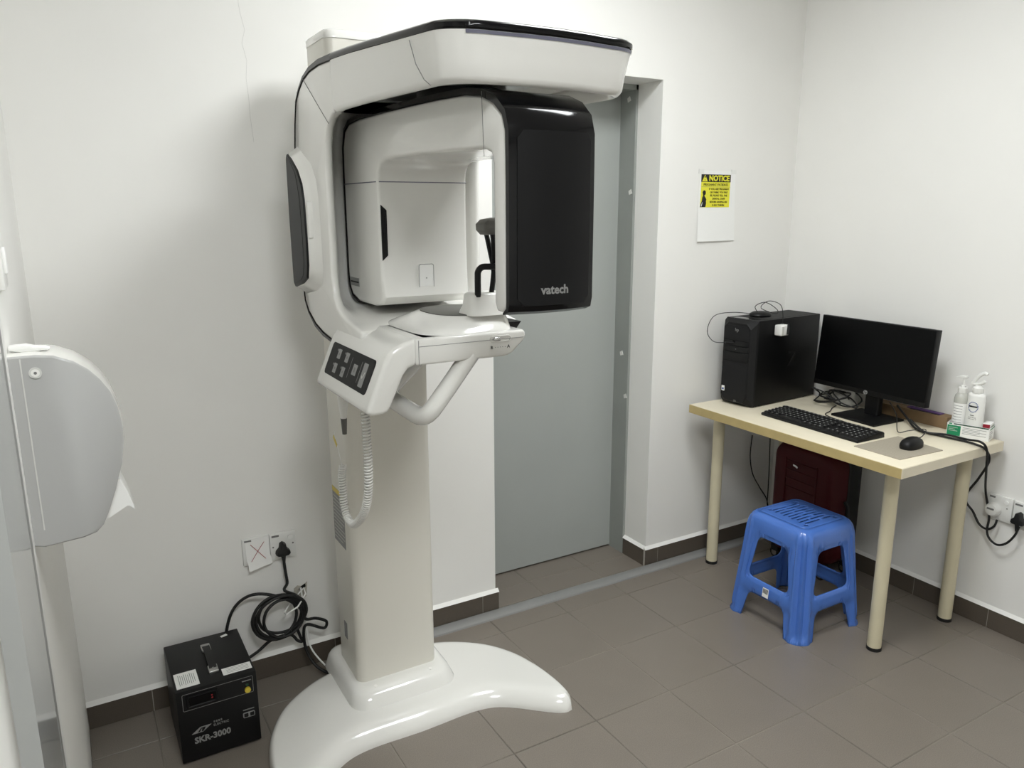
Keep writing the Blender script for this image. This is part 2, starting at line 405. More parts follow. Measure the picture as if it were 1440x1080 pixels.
# --- top arm: plan outline lofted from the hollow underside up to the black lid
plan = [(.600, 1.866), (.600, 1.75), (.600, 1.62), (.600, 1.50), (.600, 1.40), (.602, 1.335)]
for k in range(1, 9):
    a = math.radians(90*k/8); plan.append((.690-.088*math.cos(a), 1.318-.078*math.sin(a)))
plan += [(.75, 1.233), (XC, 1.230)]
plan += [(2*XC-x, y) for x, y in reversed(plan[:-1])]
ZT = lambda y: interp(y, [1.24, 1.4, 1.534, 1.687, 1.832, 1.87], [1.885, 1.895, 1.905, 1.917, 1.9255, 1.927])
ZB = lambda y: interp(y, [1.24, 1.34, 1.575, 1.86], [1.788, 1.790, 1.795, 1.798])
def ring(inset, zf, taper=0):
    out = []
    for x, y in plan:
        fr = sstep(1.80-y, 0, .45); i = inset+taper*fr; hw = .215
        out.append((XC+(x-XC)*(1-i/hw), y+i*sstep(1.70-y, 0, .35), zf(y)))
    return out
tl = .014
layers = [ring(.05, lambda y: ZB(y)+.034, .012), ring(.022, lambda y: ZB(y)+.032, .012), ring(.016, lambda y: ZB(y)+.004, .012), ring(.011, lambda y: ZB(y), .012), ring(.0065, lambda y: ZB(y)+.0015, .012),
          ring(.0025, lambda y: ZB(y)+.006, .012), ring(.0005, lambda y: ZB(y)+.012, .011), ring(0, lambda y: ZB(y)+.04, .008), ring(0, lambda y: ZT(y)-.03, .003), ring(0, lambda y: ZT(y)-tl, 0)]
arm = build('top_arm', MB().loft(layers), 'white', M, MO, angle=45)
build('arm_lid', MB().loft([ring(.001, lambda y: ZT(y)-tl), ring(-.002, lambda y: ZT(y)-tl+.003), ring(-.002, lambda y: ZT(y)-.003), ring(.003, lambda y: ZT(y)+.002), ring(.03, lambda y: ZT(y)+.006), ring(.12, lambda y: ZT(y)+.007)]), 'blackgloss', arm, MO, angle=50)
fr_ = [i for i, (x, y) in enumerate(plan) if y < 1.30 and x > .63]
a = ring(-.0012, lambda y: ZT(y)-tl-.0062, .001); b = ring(-.0012, lambda y: ZT(y)-tl-.0005); 
build('painted_sheen', MB().loft([[a[i] for i in fr_], [b[i] for i in fr_]], closed=False), 'lavender', arm, MO)  # lavender stands in for the reflection along the lid's glossy lower edge
# panel seams of the arm and spine
def seam(pts, name='seam'):
    return build(name, MB().tube(pts, .0009, 5), 'inkgrey', M, MO)
seam([(.5995, 1.398, ZT(1.398)-.02), (.5998, 1.372, 1.83), (.6035, 1.345, 1.80), (.611, 1.335, 1.79)])
seam([(.5995, 2.098, 1.902), (.5995, 1.90, 1.775)])
# --- rotating unit: inverted U, source leg at the back and detector leg in front
uo = [(2.01, 1.33), (2.06, 1.342), (2.083, 1.368), (2.09, 1.41), (2.09, 1.55), (2.09, 1.66), (2.086, 1.735), (2.068, 1.78), (2.03, 1.80), (1.95, 1.806), (1.80, 1.807), (1.65, 1.806), (1.50, 1.804), (1.40, 1.801),
      (1.335, 1.792), (1.285, 1.774), (1.252, 1.747), (1.240, 1.712), (1.239, 1.62), (1.239, 1.50), (1.239, 1.405), (1.244, 1.386), (1.262, 1.379)]
tt = [.002, .003, .004, .004, .004, .004, .005, .007, .009, .010, .011, .011, .011, .012, .013, .014, .013, .012, .011, .011, .011, .009, .003]
ui = offs(uo, tt)
inn = [(1.288, 1.383), (1.296, 1.40), (1.297, 1.55), (1.297, 1.655), (1.305, 1.675), (1.33, 1.684), (1.45, 1.687), (1.60, 1.69), (1.74, 1.69), (1.80, 1.688), (1.825, 1.68), (1.838, 1.664), (1.842, 1.64), (1.842, 1.50), (1.838, 1.40), (1.83, 1.358), (1.85, 1.338), (1.90, 1.331)]
xl = lambda y: interp(y, [1.24, 1.30, 1.75, 1.95], [.717, .715, .698, .692])
xr = lambda y: interp(y, [1.24, 1.30, 1.75, 1.95], [.904, .906, .934, .942])
prof = ui+inn
build('rotating_arm', MB().loft([[(xl(y)*(1-s)+xr(y)*s, y, z) for y, z in prof] for s in (0, .5, 1)]), 'white', M, MO, bevel=.009, seg=3, bang=70, angle=50)
rot = M.children[-1]
rings = []
for k in range(9):
    s = k/8; bul = .016*(1-(2*s-1)**2)
    e = .0006 if k in (0, 8) else 0
    g = lambda y, z, q: (xl(y)*(1-s)+xr(y)*s+(-.0008 if k == 0 else .0008 if k == 8 else 0), y-(bul*sstep(1.31-y, 0, .05) if q else 0), z)
    rings.append([g(y, z, True) for y, z in uo]+[g(y, z, False) for y, z in reversed(ui)])
build('black_shell', MB().loft(rings), 'blackgloss', rot, MO, angle=50)
# detector front panel, bowed like the shell
grid = []
for i in range(25):
    z = 1.397+(1.712-1.397)*i/24; hw = .080
    d = min(z-1.397, 1.712-z); rr = .012
    if d < rr: hw -= rr-math.sqrt(max(rr*rr-(rr-d)**2, 0))
    row = []
    for j in range(13):
        x = .8105+hw*(2*j/12-1); s = (x-.717)/.187; row.append((x, 1.239-.016*(1-(2*s-1)**2)-.0022, z))
    grid.append(row)
build('front_panel', MB().sheet(grid, (0, .004, 0)), 'blackpanel', rot, MO, angle=50)
bt = text('brand_lettering', 'vatech', .0232, 'labelgrey', rot, (Vector((.806, 1.2215, 1.4185))-Vector(MO)), (1, 0, 0), (0, 0, 1), sx=1.0, bold=.0006)
for v in bt.data.vertices:
    s_ = (v.co.x+XC-.717)/.187; v.co.y += 1.239-.016*(1-(2*s_-1)**2)-.0029-1.2215
# seam, collimator slot, stickers on the source housing
ly, lz = 1.8418, 1.668
build('seam', MB().tube([(xl(2.08)-.0005, 2.08, 1.640), (xl(1.95)-.0005, 1.95, 1.640), (xl(1.85)-.0003, 1.852, 1.640)], .0014, 5), 'lavender', rot, MO)
build('seam', MB().tube([(.699, 1.8418, 1.640), (.82, 1.8418, 1.640), (.937, 1.8418, 1.640)], .0012, 5), 'lavender', rot, MO)
build('seam', MB().tube([(.7095, 1.327, 1.786), (.7090, 1.322, 1.72), (.7088, 1.318, 1.67)], .0007, 5), 'inkgrey', rot, MO)
sl = build('collimator_slot', MB().prism([(.700, 1.585), (.7145, 1.572), (.7145, 1.462), (.700, 1.449)], 1, 1.8385, 1.8425), 'black', rot, MO, smooth=False)
build('slot_guide', MB().prism([(.7065, 1.56), (.710, 1.557), (.710, 1.475), (.7065, 1.472)], 1, 1.8375, 1.839), 'blackpanel', sl, MO, smooth=False)
st = build('sticker', MB().prism(rrect(.815, 1.405, .042, .066, .006), 1, 1.8345, 1.8415), 'paper', rot, MO, smooth=False)
fr = MB(); a = rrect(.815, 1.405, .042, .066, .006); b = rrect(.815, 1.405, .039, .063, .005)
fr.loft([[(x, 1.8340, z) for x, z in a], [(x, 1.8340, z) for x, z in b]], cap=False); build('sticker_border', fr, 'labelgrey', st, MO, smooth=False)
build('dot_mark', MB().tube([(.815, 1.8338, 1.402), (.815, 1.8346, 1.402)], .0015, 8), 'inkgrey', st, MO)
lb = build('model_label', MB().box(xl(2.03)-.0006, xl(2.03)+.002, 2.0, 2.07, 1.372, 1.394), 'labelgrey', rot, MO, smooth=False)
build('label_line', MB().box(xl(2.03)-.0011, xl(2.03)-.0003, 2.002, 2.066, 1.381, 1.385), 'ink', lb, MO, smooth=False)
build('hub', MB().lathe([(.10, 1.795), (.10, 1.826)], (XC, 1.62), 32), 'blackgloss', M, MO)
# --- touch screen on the left of the spine
sp = [(2.190, 1.722), (2.155, 1.708), (2.100, 1.676), (2.066, 1.640), (2.053, 1.60), (2.047, 1.50), (2.047, 1.43), (2.060, 1.395), (2.105, 1.378), (2.185, 1.362), (2.196, 1.37), (2.2, 1.54), (2.196, 1.716)]
cy, cz = 2.125, 1.54
def scl(k, kz=None): kz = kz or k; return [(cy+(y-cy)*k, cz+(z-cz)*kz) for y, z in sp]
mb = MB(); mb.loft([[(x, min(y, 2.215), z) for y, z in P] for x, P in ((.612, [(y-.055*(1 if y < 2.15 else .2), z) for y, z in scl(1.04, 1.16)]), (.603, [(y-.035*(1 if y < 2.15 else .2), z) for y, z in scl(1.04, 1.12)]), (.590, [(y-.014*(1 if y < 2.15 else .2), z) for y, z in scl(1.03, 1.06)]), (.578, scl(1.01, 1.015)), (.574, scl(1)))])
sc = build('screen_housing', mb, 'white', M, MO, angle=70)
build('bezel', MB().loft([[(x, y, z) for y, z in P] for x, P in ((.576, scl(1)), (.570, scl(.99)), (.5685, scl(.975)))]), 'black', sc, MO, angle=30)
pane = [(y+.026 if y < 2.08 else y+.012 if y < 2.12 else y+.002, z) for y, z in scl(.93, .95)]
build('touch_screen', MB().prism(pane, 0, .5678, .5695), 'screen', sc, MO, smooth=False)
build('clip', MB().box(.574, .59, 2.036, 2.044, 1.50, 1.595), 'whitesatin', sc, MO, bevel=.003)
# --- lower arm with keypad
cp = [(.80, 1.297), (.68, 1.297), (.655, 1.296), (.632, 1.291), (.610, 1.281), (.596, 1.271), (.5875, 1.2585), (.5415, 1.152), (.5405, 1.144), (.545, 1.138), (.554, 1.135), (.576, 1.136), (.588, 1.140), (.596, 1.150), (.628, 1.218), (.640, 1.232), (.658, 1.238), (.80, 1.238)]
con = build('console', MB().prism(cp, 1, 1.548, 1.928), 'white', M, MO, bevel=.016, seg=4, bang=70, angle=50)
KA, KB = Vector((.5815, 1.735, 1.2475)), Vector((.5515, 1.735, 1.1755))
kd = (KB-KA).normalized(); kn = Vector((kd.z, 0, -kd.x)); kn = kn if kn.x < 0 else -kn
KY = Vector((0, -1, 0)); KC = (KA+KB)/2
def kp(u, v, o=0): return KC+KY*u-kd*v+kn*(o+.0006)     # u to the front, v up
def kplate(name, u, v, w_, h_, r, o0, o1, m, par):
    P = rrect(u, v, w_, h_, r, 4)
    return build(name, MB().loft([[kp(a, b, o0) for a, b in P], [kp(a, b, o1) for a, b in P]]), m, par, MO, smooth=False)
pad = kplate('keypad', -.005, 0, .298, .082, .010, -.003, .0004, 'blackpanel', con)
for u, v in ((-.088, .018), (-.088, -.018), (-.030, .018), (-.030, -.018)):
    b = kplate('key', u, v, .022, .024, .002, 0, .0010, 'labelgrey', pad)
    kplate('key_symbol', u, v, .006, .006, .001, .001, .0014, 'inkgrey', pad)
    kplate('key_caption', u-.017, v+.008, .008, .005, .001, 0, .0007, 'inkgrey', pad)
b = kplate('key', .040, 0, .026, .026, .002, 0, .0010, 'labelgrey', pad); kplate('key_symbol', .040, 0, .008, .012, .001, .001, .0014, 'inkgrey', pad)
b = kplate('confirm_key', .100, -.002, .026, .056, .002, 0, .0010, 'labelgrey', pad)
for u in (.006, .072): kplate('divider', u, 0, .0018, .05, .0005, 0, .0007, 'inkgrey', pad)
tk = MB(); tk.tube([kp(.094, -.004, .0014), kp(.099, -.010, .0014), kp(.108, .006, .0014)], .0009, 5); build('tick_mark', tk, 'paperdim', pad, MO)
# main block of the lower arm
ap = [(.655, 1.238), (.882, 1.238), (.900, 1.244), (.932, 1.272), (.937, 1.284), (.936, 1.293), (.930, 1.297), (.655, 1.297)]
la = build('lower_arm', MB().prism(ap, 1, 1.543, 1.90), 'white', M, MO, bevel=.006, seg=3, bang=45, angle=50)
build('seam', MB().tube([(.662, 1.5425, 1.24), (.662, 1.5425, 1.294)], .0007, 5), 'inkgrey', la, MO)
build('seam', MB().tube([(.662, 1.5425, 1.280), (.93, 1.5425, 1.280)], .0006, 5), 'inkgrey', la, MO)
rings = []
for z, t in ((1.292, 0), (1.301, .12), (1.312, .42), (1.322, .74), (1.329, .93), (1.3315, 1)):
    rr = []
    for k in range(48):
        an = 2*math.pi*k/48; c, s_ = math.cos(an), math.sin(an)
        q = lambda cx, cy_, ax, by, e: (cx+ax*math.copysign(abs(c)**e, c), cy_+by*math.copysign(abs(s_)**e, s_))
        A = q(.806, 1.705, .126, .158, .5); B = q(.845, 1.70, .098, .108, .8)
        rr.append((A[0]*(1-t)+B[0]*t, A[1]*(1-t)+B[1]*t, z))
    rings.append(rr)
dome = build('chin_platform', MB().loft(rings), 'white', la, MO, angle=60)
rr = [[(.845+.094*k_*math.copysign(abs(math.cos(2*math.pi*k/48))**.8, math.cos(2*math.pi*k/48)), 1.70+.104*k_*math.copysign(abs(math.sin(2*math.pi*k/48))**.8, math.sin(2*math.pi*k/48)), z) for k in range(48)] for z, k_ in ((1.330, 1), (1.3335, 1), (1.334, .98))]
build('platform_plate', MB().loft(rr), 'padgrey', dome, MO, angle=50)
sl = build('slider_slot', MB().loft([[(x, 1.5428-o, z) for x, z in rrect(.868, 1.281, .052+g, .012+g, .006+g/2, 5)] for o, g in ((-.002, .004), (.0012, .003), (.0016, 0), (-.0005, -.001))]), 'whitesatin', la, MO)
build('slider_knob', MB().loft([[(x, 1.5428-o, z) for x, z in rrect(.858, 1.281, .020, .008, .0039, 5)] for o in (-.002, .004)]), 'chrome', sl, MO, bevel=.001)
for s_, x in (('R', .8445), ('A', .889)):
    text('slider_lettering', s_, .011, 'ink', la, (Vector((x, 1.5425, 1.258))-Vector(MO)), (1, 0, 0), (0, 0, 1))
for k in range(5):
    x = .854+k*.0065; build('scale_dot', MB().tube([(x, 1.5422, 1.2615), (x, 1.5432, 1.2615)], .0008, 6), 'ink', la, MO)
build('bracket', MB().prism([(.925, 1.25), (.97, 1.305), (.925, 1.305)], 1, 1.62, 1.72), 'black', la, MO, smooth=False)
# chin rest and head rest
cb = build('chin_rest', MB().loft([[(x, y, z) for x, y in rrect(.865+dx, 1.615, w_, d_, .02, 5)] for z, w_, d_, dx in ((1.332, .130, .085, .01), (1.340, .122, .08, .008), (1.352, .10, .070, .002), (1.378, .092, .062, 0), (1.383, .082, .052, 0))]), 'whitesatin', M, MO, angle=60)
build('bite_rod', MB().tube(spline([(.835, 1.590, 1.375), (.835, 1.590, 1.42), (.836, 1.589, 1.434), (.845, 1.586, 1.4435), (.862, 1.578, 1.4445), (.89, 1.565, 1.4445)], 5), .0075, 10), 'black', cb, MO)
for s_ in (0, 1):
    y0 = 1.55+.10*s_
    hs = build('head_support', MB().tube(spline([(.875, 1.60, 1.375), (.878, 1.592, 1.43), (.872, 1.578+.02*s_, 1.48), (.862, 1.568+.03*s_, 1.522)], 6), .006, 8), 'black', M, MO)
    if s_ == 0:
        P = [(.845, 1.517), (.835, 1.527), (.834, 1.541), (.845, 1.551), (.872, 1.555), (.91, 1.556), (.925, 1.545), (.92, 1.532), (.90, 1.524), (.87, 1.519)]
        build('temple_pad', MB().prism(P, 1, 1.552, 1.60), 'padgrey', hs, MO, bevel=.006, seg=3, bang=60)
# handle bar below the lower arm
hp = [(.80, 1.563, 1.248), (.742, 1.563, 1.178)]
for k in range(7):
    t = k/6; a, b, c = Vector((.706, 1.563, 1.136)), Vector((.683, 1.563, 1.106)), Vector((.680, 1.612, 1.109)); hp.append(a*(1-t)**2+b*2*t*(1-t)+c*t*t)
for k in range(7):
    t = k/6; a, b, c = Vector((.672, 1.725, 1.118)), Vector((.669, 1.780, 1.121)), Vector((.692, 1.780, 1.147)); hp.append(a*(1-t)**2+b*2*t*(1-t)+c*t*t)
hp += [(.742, 1.780, 1.190), (.80, 1.780, 1.248)]
build('handle_bar', MB().tube(hp, .0215, 14), 'white', M, MO, angle=60)
# exposure switch and its coiled lead
swp = on(0, .60, 470, 560)
sx_, sy_ = .60, 1.905
sw = build('exposure_switch', MB().lathe([(.004, 1.040), (.0075, 1.042), (.0125, 1.08), (.015, 1.12), (.0155, 1.15)], (sx_, sy_), 14), 'whitesatin', M, MO)
build('switch_tip', MB().lathe([(.003, .998), (.006, .999), (.0085, 1.042)], (sx_, sy_), 12), 'padgrey', sw, MO)
build('switch_clip', MB().box(.585, .612, 1.835, 1.885, 1.105, 1.127), 'padgrey', M, MO, bevel=.006)
t0, t1, t2 = on(0, .60, 471, 606), on(0, .60, 474, 628), on(0, .60, 481, 655)
build('tag_string', MB().tube([t0, on(0, .6, 470, 612), on(0, .6, 475, 630), t2], .0008, 4), 'paper', sw, MO)
tg = MB(); a, b = on(0, .60, 469, 613), on(0, .60, 474, 627); d = (b-a).normalized(); e = Vector((0, d.z, -d.y))*.0055
tg.loft([[a-e, b-e, b+e, a+e], [p+Vector((-.001, 0, 0)) for p in (a-e, b-e, b+e, a+e)]]); build('warning_tag', tg, 'yellowbtn', sw, MO, smooth=False)
ck = [on(0, .60, x, y) for x, y in ((511, 560), (514, 585), (516, 620), (518, 655), (518, 690), (514, 715), (506, 731), (497, 737), (489, 729), (484, 712), (482, 690), (481, 668), (482, 655))]
axis = spline(ck, 60); L = [0]
for i in range(1, len(axis)): L.append(L[-1]+(axis[i]-axis[i-1]).length)
turns = 80; N = turns*9; pts = []
for i in range(N+1):
    s_ = L[-1]*i/N; j = max(k for k in range(len(L)) if L[k] <= s_) if i % 1 else 0
    lo, hi = 0, len(L)-1
    while hi-lo > 1:
        md = (lo+hi)//2
        if L[md] <= s_: lo = md
        else: hi = md
    t = (s_-L[lo])/max(L[hi]-L[lo], 1e-9); p = axis[lo].lerp(axis[hi], t); T = (axis[hi]-axis[lo]).normalized()
    A = Vector((1, 0, 0)); B = T.cross(A).normalized(); an = 2*math.pi*turns*i/N
    pts.append(p+(A*math.cos(an)+B*math.sin(an))*.0088)
build('coiled_lead', MB().tube(pts, .0030, 5), 'white', M, MO, angle=80)

# ================================================================== THINGS ON THE LEFT
# --- voltage stabiliser box
SO = (.26, 2.295, 0); x0, x1, y0, y1, zt = .149, .371, 2.155, 2.432, .238
S = thing('voltage_stabilizer', 'black metal voltage stabilizer box marked SKR-3000 on the floor', 'voltage stabilizer', SO)
body = build('body', MB().box(x0, x1, y0, y1, .008, zt), 'boxblack', S, SO, bevel=.002, seg=2)
for x in (x0+.03, x1-.03):
    for y in (y0+.03, y1-.03): build('foot', MB().lathe([(.012, 0), (.014, .008)], (x, y), 12), 'rubber', S, SO)
F = y0-.0006
def fplate(name, pts, m, par, d=.0012, y=F): return build(name, MB().prism(pts, 1, y-d, y+.001), m, par, SO, smooth=False)
o_ = rrect(.262, .2005, .196, .054, .004, 3); i_ = rrect(.262, .2005, .1935, .0515, .003, 3)
build('panel_outline', MB().loft([[(x, F-.0006, z) for x, z in o_], [(x, F-.0006, z) for x, z in i_]], cap=False), 'labelgrey', S, SO, smooth=False)
mt_ = build('meter', MB().loft([[(x, F-d, z) for x, z in rrect(.2165, .2005, w_, h_, .005, 3)] for d, w_, h_ in ((-.001, .088, .042), (.004, .086, .040), (.005, .078, .032), (.002, .070, .027))]), 'blackpanel', S, SO, angle=30)
build('display', MB().prism(rrect(.2165, .2005, .069, .026, .001, 2), 1, F-.0026, F), 'lcd', mt_, SO, smooth=False)
for z in (.204, .196): build('red_light', MB().prism(rrect(.244, z, .005, .004, .0015, 3), 1, F-.0034, F-.002), 'red', mt_, SO, smooth=False)
b_ = MB().tube([(.343, F+.002, .186), (.343, F-.006, .186)], .0085, 16); build('yellow_button', b_, 'yellowbtn', S, SO)
b_ = MB().tube([(.343, F+.002, .202), (.343, F-.002, .202)], .004, 12); build('green_light', b_, 'darkgreen', S, SO)
fplate('caption', rrect(.342, .2155, .026, .0022, .0005, 2), 'labelgrey', S)
text('model_lettering', 'SKR-3000', .027, 'labelgrey', S, Vector((.236, F-.0006, .062))-Vector(SO), (1, 0, 0), (0, 0, 1), bold=.0009, sx=.92)
dm = fplate('diamond_logo', [(.180, .094), (.204, .1105), (.2345, .1105), (.2105, .094)], 'labelgrey', S)
build('diamond_center', MB().prism([(.196, .0965), (.2065, .1085), (.2095, .1085), (.2020, .0965)], 1, F-.0018, F), 'black', dm, SO, smooth=False)
build('diamond_center', MB().prism([(.207, .0965), (.2095, .1085), (.2185, .1085), (.2175, .1045), (.2115, .0965)], 1, F-.0018, F), 'black', dm, SO, smooth=False)
for k in range(4): fplate('small_letter', rrect(.2435+k*.0065, .1145, .004, .0055, .0005, 2), 'inkgrey', S)
text('maker_lettering', 'ELECTRIC', .010, 'labelgrey', S, Vector((.240, F-.0006, .1005))-Vector(SO), (1, 0, 0), (0, 0, 1), align='LEFT')
so = fplate('outlet', rrect(.341, .103, .034, .017, .004, 3), 'labelgrey', S)
for x in (.333, .350): build('outlet_hole', MB().prism(rrect(x, .103, .012, .012, .002, 3), 1, F-.0018, F), 'black', so, SO, smooth=False)
fplate('caption', rrect(.341, .1205, .032, .0025, .0005, 2), 'inkgrey', S)
T = zt+.0006
def tplate(name, cx, cy, w_, d_, m, par, a=0, h=.0008, z=T):
    c, s_ = math.cos(a), math.sin(a)
    P = [(cx+u*c-v*s_, cy+u*s_+v*c) for u, v in ((-w_/2, -d_/2), (w_/2, -d_/2), (w_/2, d_/2), (-w_/2, d_/2))]
    return build(name, MB().prism(P, 2, z-.0008, z+h), m, par, SO, smooth=False)
sk = tplate('label_sticker', .186, 2.212, .062, .082, 'paper', S)
for k in range(9): tplate('text_line', .166+k*.0052, 2.212, .0014, .058-(k % 3)*.006, 'inkgrey', sk, z=T+.0006, h=.0004)
sk = tplate('label_sticker', .324, 2.195, .082, .036, 'paper', S)
for k in range(4): tplate('text_line', .326, 2.184+k*.0075, .062, .0012, 'inkgrey', sk, z=T+.0006, h=.0004)
tplate('tape_scrap', .325, 2.405, .020, .010, 'paper', S, a=.3)
for y in (2.222, 2.352):
    hb = build('handle_bracket', MB().box(.2485, .2755, y-.019, y+.019, zt, zt+.009), 'metal', S, SO, bevel=.002)
    build('screw', MB().lathe([(.004, zt+.008), (.004, zt+.0105), (.001, zt+.0115)], (.262, y), 10), 'chrome', hb, SO)
build('handle_strap', MB().sheet([[(x, 2.222+.13*k/8, zt+.009+.006*math.sin(math.pi*k/8)) for x in (.2515, .2725)] for k in range(9)], (0, 0, .003)), 'rubber', S, SO)
# --- sockets on the back wall
def plate(name, label, cx, cz, m='trimwhite'):
    t = thing(name, label, 'wall socket', (cx, YB, cz))
    build('plate', MB().box(-.043, .043, -.012, 0, -.047, .047), m, t, bevel=.003, seg=2)
    return t
p1 = plate('wall_socket', 'white wall socket covered by paper with a red cross', .4595, .4735)
pp = []
for i in range(7):
    z = .042-.094*i/6; pp.append([(-.034+.077*j/4+(.004 if i > 4 else 0), -.0125-.001-.016*(i/6)**2*(.3+.7*(1-j/4)), z-.010*(1-j/4)*(i/6)) for j in range(5)])
pc_ = build('paper_cover', MB().sheet(pp, (0, -.0006, 0)), 'paper', p1, angle=60)
for a, b in (((-.018, .026), (.026, -.028)), ((.026, .028), (-.020, -.030))):
    build('red_line', MB().tube([(a[0], -.0165, a[1]), ((a[0]+b[0])/2, -.019, (a[1]+b[1])/2), (b[0], -.026, b[1])], .0009, 5), 'red', pc_)
build('caption', MB().box(-.036, -.014, -.0146, -.012, .036, .0415), 'inkgrey', p1, smooth=False)
p2 = plate('wall_socket', 'white switched wall socket holding a black plug above coiled cable', .5475, .4715)
build('rocker_switch', MB().tube([(.025, -.010, .027), (.025, -.0165, .027)], .0085, 14), 'paper', p2)
build('caption', MB().box(-.036, -.012, -.0126, -.010, .034, .041), 'inkgrey', p2, smooth=False)
for x, z in ((-.033, .0), (.033, .003)): build('screw', MB().tube([(x, -.011, z), (x, -.0128, z)], .003, 8), 'inkgrey', p2)
def plug_mesh(d=-1):
    mb = MB(); P = [(-.024, -.014), (-.018, -.020), (0, -.022), (.018, -.020), (.024, -.014), (.022, -.004), (.012, .006), (.009, .022), (0, .027), (-.009, .022), (-.012, .006), (-.022, -.004)]
    mb.loft([[(x*s, -y, z*s) for x, z in P] for y, s in ((.012, .97), (.030, 1), (.036, .9), (.038, .6))]); return mb
pg = thing('mains_plug', 'black three pin plug in the back wall socket above the stabilizer', 'plug', (.5435, YB, .462))
build('plug_body', plug_mesh(), 'rubber', pg, angle=50)
build('strain_relief', MB().tube([(0, -.027, -.018), (0, -.026, -.045)], [.008, .005], 10), 'rubber', pg)
# --- coiled power cable below it
cc = Vector((.505, 2.440, .253)); pts = [Vector((.5435, 2.461, .417)), Vector((.545, 2.455, .38)), Vector((.546, 2.448, .345))]
for t in range(5*10+4):
    a = math.radians(70)-2*math.pi*t/10; turn = t/10
    rx, rz = .076+.012*math.sin(turn*2.3), .074+.010*math.cos(turn*1.9)
    pts.append(cc+Vector((rx*math.cos(a)+.012*math.sin(turn*1.7), -.022+.010*math.sin(turn*2.9+a), rz*math.sin(a)-.002*turn)))
pts += [Vector((.56, 2.43, .20)), Vector((.572, 2.43, .15)), Vector((.580, 2.435, .125)), Vector((.565, 2.44, .13)), Vector((.54, 2.44, .16)), Vector((.48, 2.445, .155)), Vector((.43, 2.445, .125)), Vector((.366, 2.44, .10)), Vector((.355, 2.436, .09))]
CB = thing('power_cable', 'black power cable coiled on the wall between socket and stabilizer', 'cable', (.505, 2.47, .25))
build('cable', MB().tube(spline(pts, 5), .0052, 7), 'rubber', CB, (.505, 2.47, .25), angle=80)
o2_ = [Vector((.336, 2.43, .17)), Vector((.34, 2.452, .22)), Vector((.362, 2.455, .285)), Vector((.40, 2.45, .325)), Vector((.45, 2.44, .335)), Vector((.52, 2.425, .31)), Vector((.575, 2.42, .26)), Vector((.59, 2.42, .215)), Vector((.63, 2.43, .2)), Vector((.665, 2.43, .178)), Vector((.655, 2.43, .155)), Vector((.60, 2.43, .185)), Vector((.585, 2.43, .16)), Vector((.59, 2.43, .09)), Vector((.615, 2.40, .035)), Vector((.66, 2.36, .012)), Vector((.70, 2.345, .012))]
build('supply_lead', MB().tube(spline(o2_, 6), .0052, 7), 'rubber', CB, (.505, 2.47, .25), angle=80)
build('cable_tie', MB().tube([(.525, 2.405, .255), (.565, 2.402, .275), (.60, 2.43, .30), (.605, 2.47, .302), (.585, 2.47, .285), (.55, 2.455, .262), (.525, 2.43, .25)], .0028, 6, closed=True), 'paper', CB, (.505, 2.47, .25))
hole = build('wall_hole', MB().prism([(.575, .262), (.575, .300), (.588, .309), (.605, .302), (.622, .316), (.620, .29), (.616, .262), (.598, .254)], 1, YB-.0012, YB+.004), 'plaster', wall_back, smooth=False)
build('hole_dark', MB().prism([(.590, .292), (.600, .303), (.615, .310), (.616, .298), (.603, .292)], 1, YB-.0018, YB), 'dark', wall_back, smooth=False)
wp = [Vector((.598, 2.484, .30)), Vector((.597, 2.46, .25)), Vector((.598, 2.44, .17)), Vector((.605, 2.435, .10)), Vector((.63, 2.41, .05)), Vector((.665, 2.37, .014)), Vector((.69, 2.35, .014))]
tag(build('data_cable', MB().tube(spline(wp, 6), .0032, 7), 'paper', None, (.598, 2.484, .0), angle=80), 'thin white cable running from the wall hole to the machine base', 'cable')
# --- floor cable cover
P = [(2.414, 0), (2.416, .006), (2.424, .0105), (2.462, .0115), (2.472, .007), (2.474, 0)]
cv = [(y, z) for y, z in P]
tag(build('floor_cable_cover', MB().prism(cv, 0, .95, 2.92), 'stripgrey', None, (1.9, 2.44, 0), angle=30), 'long grey cable cover strip along the floor in front of the door', 'cable cover')
# --- paper dispenser on the left wall
DP = (XL, 1.385, 1.07); dy0, dy1 = 1.322, 1.450
pf = [(-.08, 1.366), (-.045, 1.366), (-.021, 1.363), (.004, 1.352), (.022, 1.338), (.036, 1.321), (.048, 1.300), (.056, 1.275), (.060, 1.245), (.059, 1.216), (.052, 1.180), (.040, 1.141), (.028, 1.110), (.017, 1.086), (.006, 1.075), (-.012, 1.070), (-.066, 1.066), (-.08, 1.070)]
D = thing('paper_dispenser', 'white and smoky grey paper towel dispenser on the left wall', 'paper dispenser', DP)
def pfs(k): return [(-.08+(x+.08)*k, 1.215+(z-1.215)*(1-(1-k)*.6)) for x, z in pf]
build('cover', MB().loft([[(x, y, z) for x, z in P] for y, P in ((dy0+.004, pfs(1)), (dy0+.03, pfs(1.015)), (dy1-.03, pfs(1.015)), (dy1-.006, pfs(.99)), (dy1, pfs(.95)))]), 'white', D, DP, angle=45)
sd = build('side_panel', MB().loft([[(x, y, z) for x, z in P] for y, P in ((dy0+.006, pfs(1)), (dy0+.001, pfs(.995)), (dy0-.001, pfs(.97)))]), 'smoke', D, DP, angle=35)
build('side_rib', MB().prism([(-.0650, 1.362), (-.0632, 1.362), (-.0632, 1.095), (-.0650, 1.095)], 1, dy0-.0025, dy0), 'paperdim', sd, DP, smooth=False)
lk = build('lock', MB().tube([(-.047, dy0+.001, 1.340), (-.047, dy0-.003, 1.340)], .0085, 20), 'paperdim', D, DP)
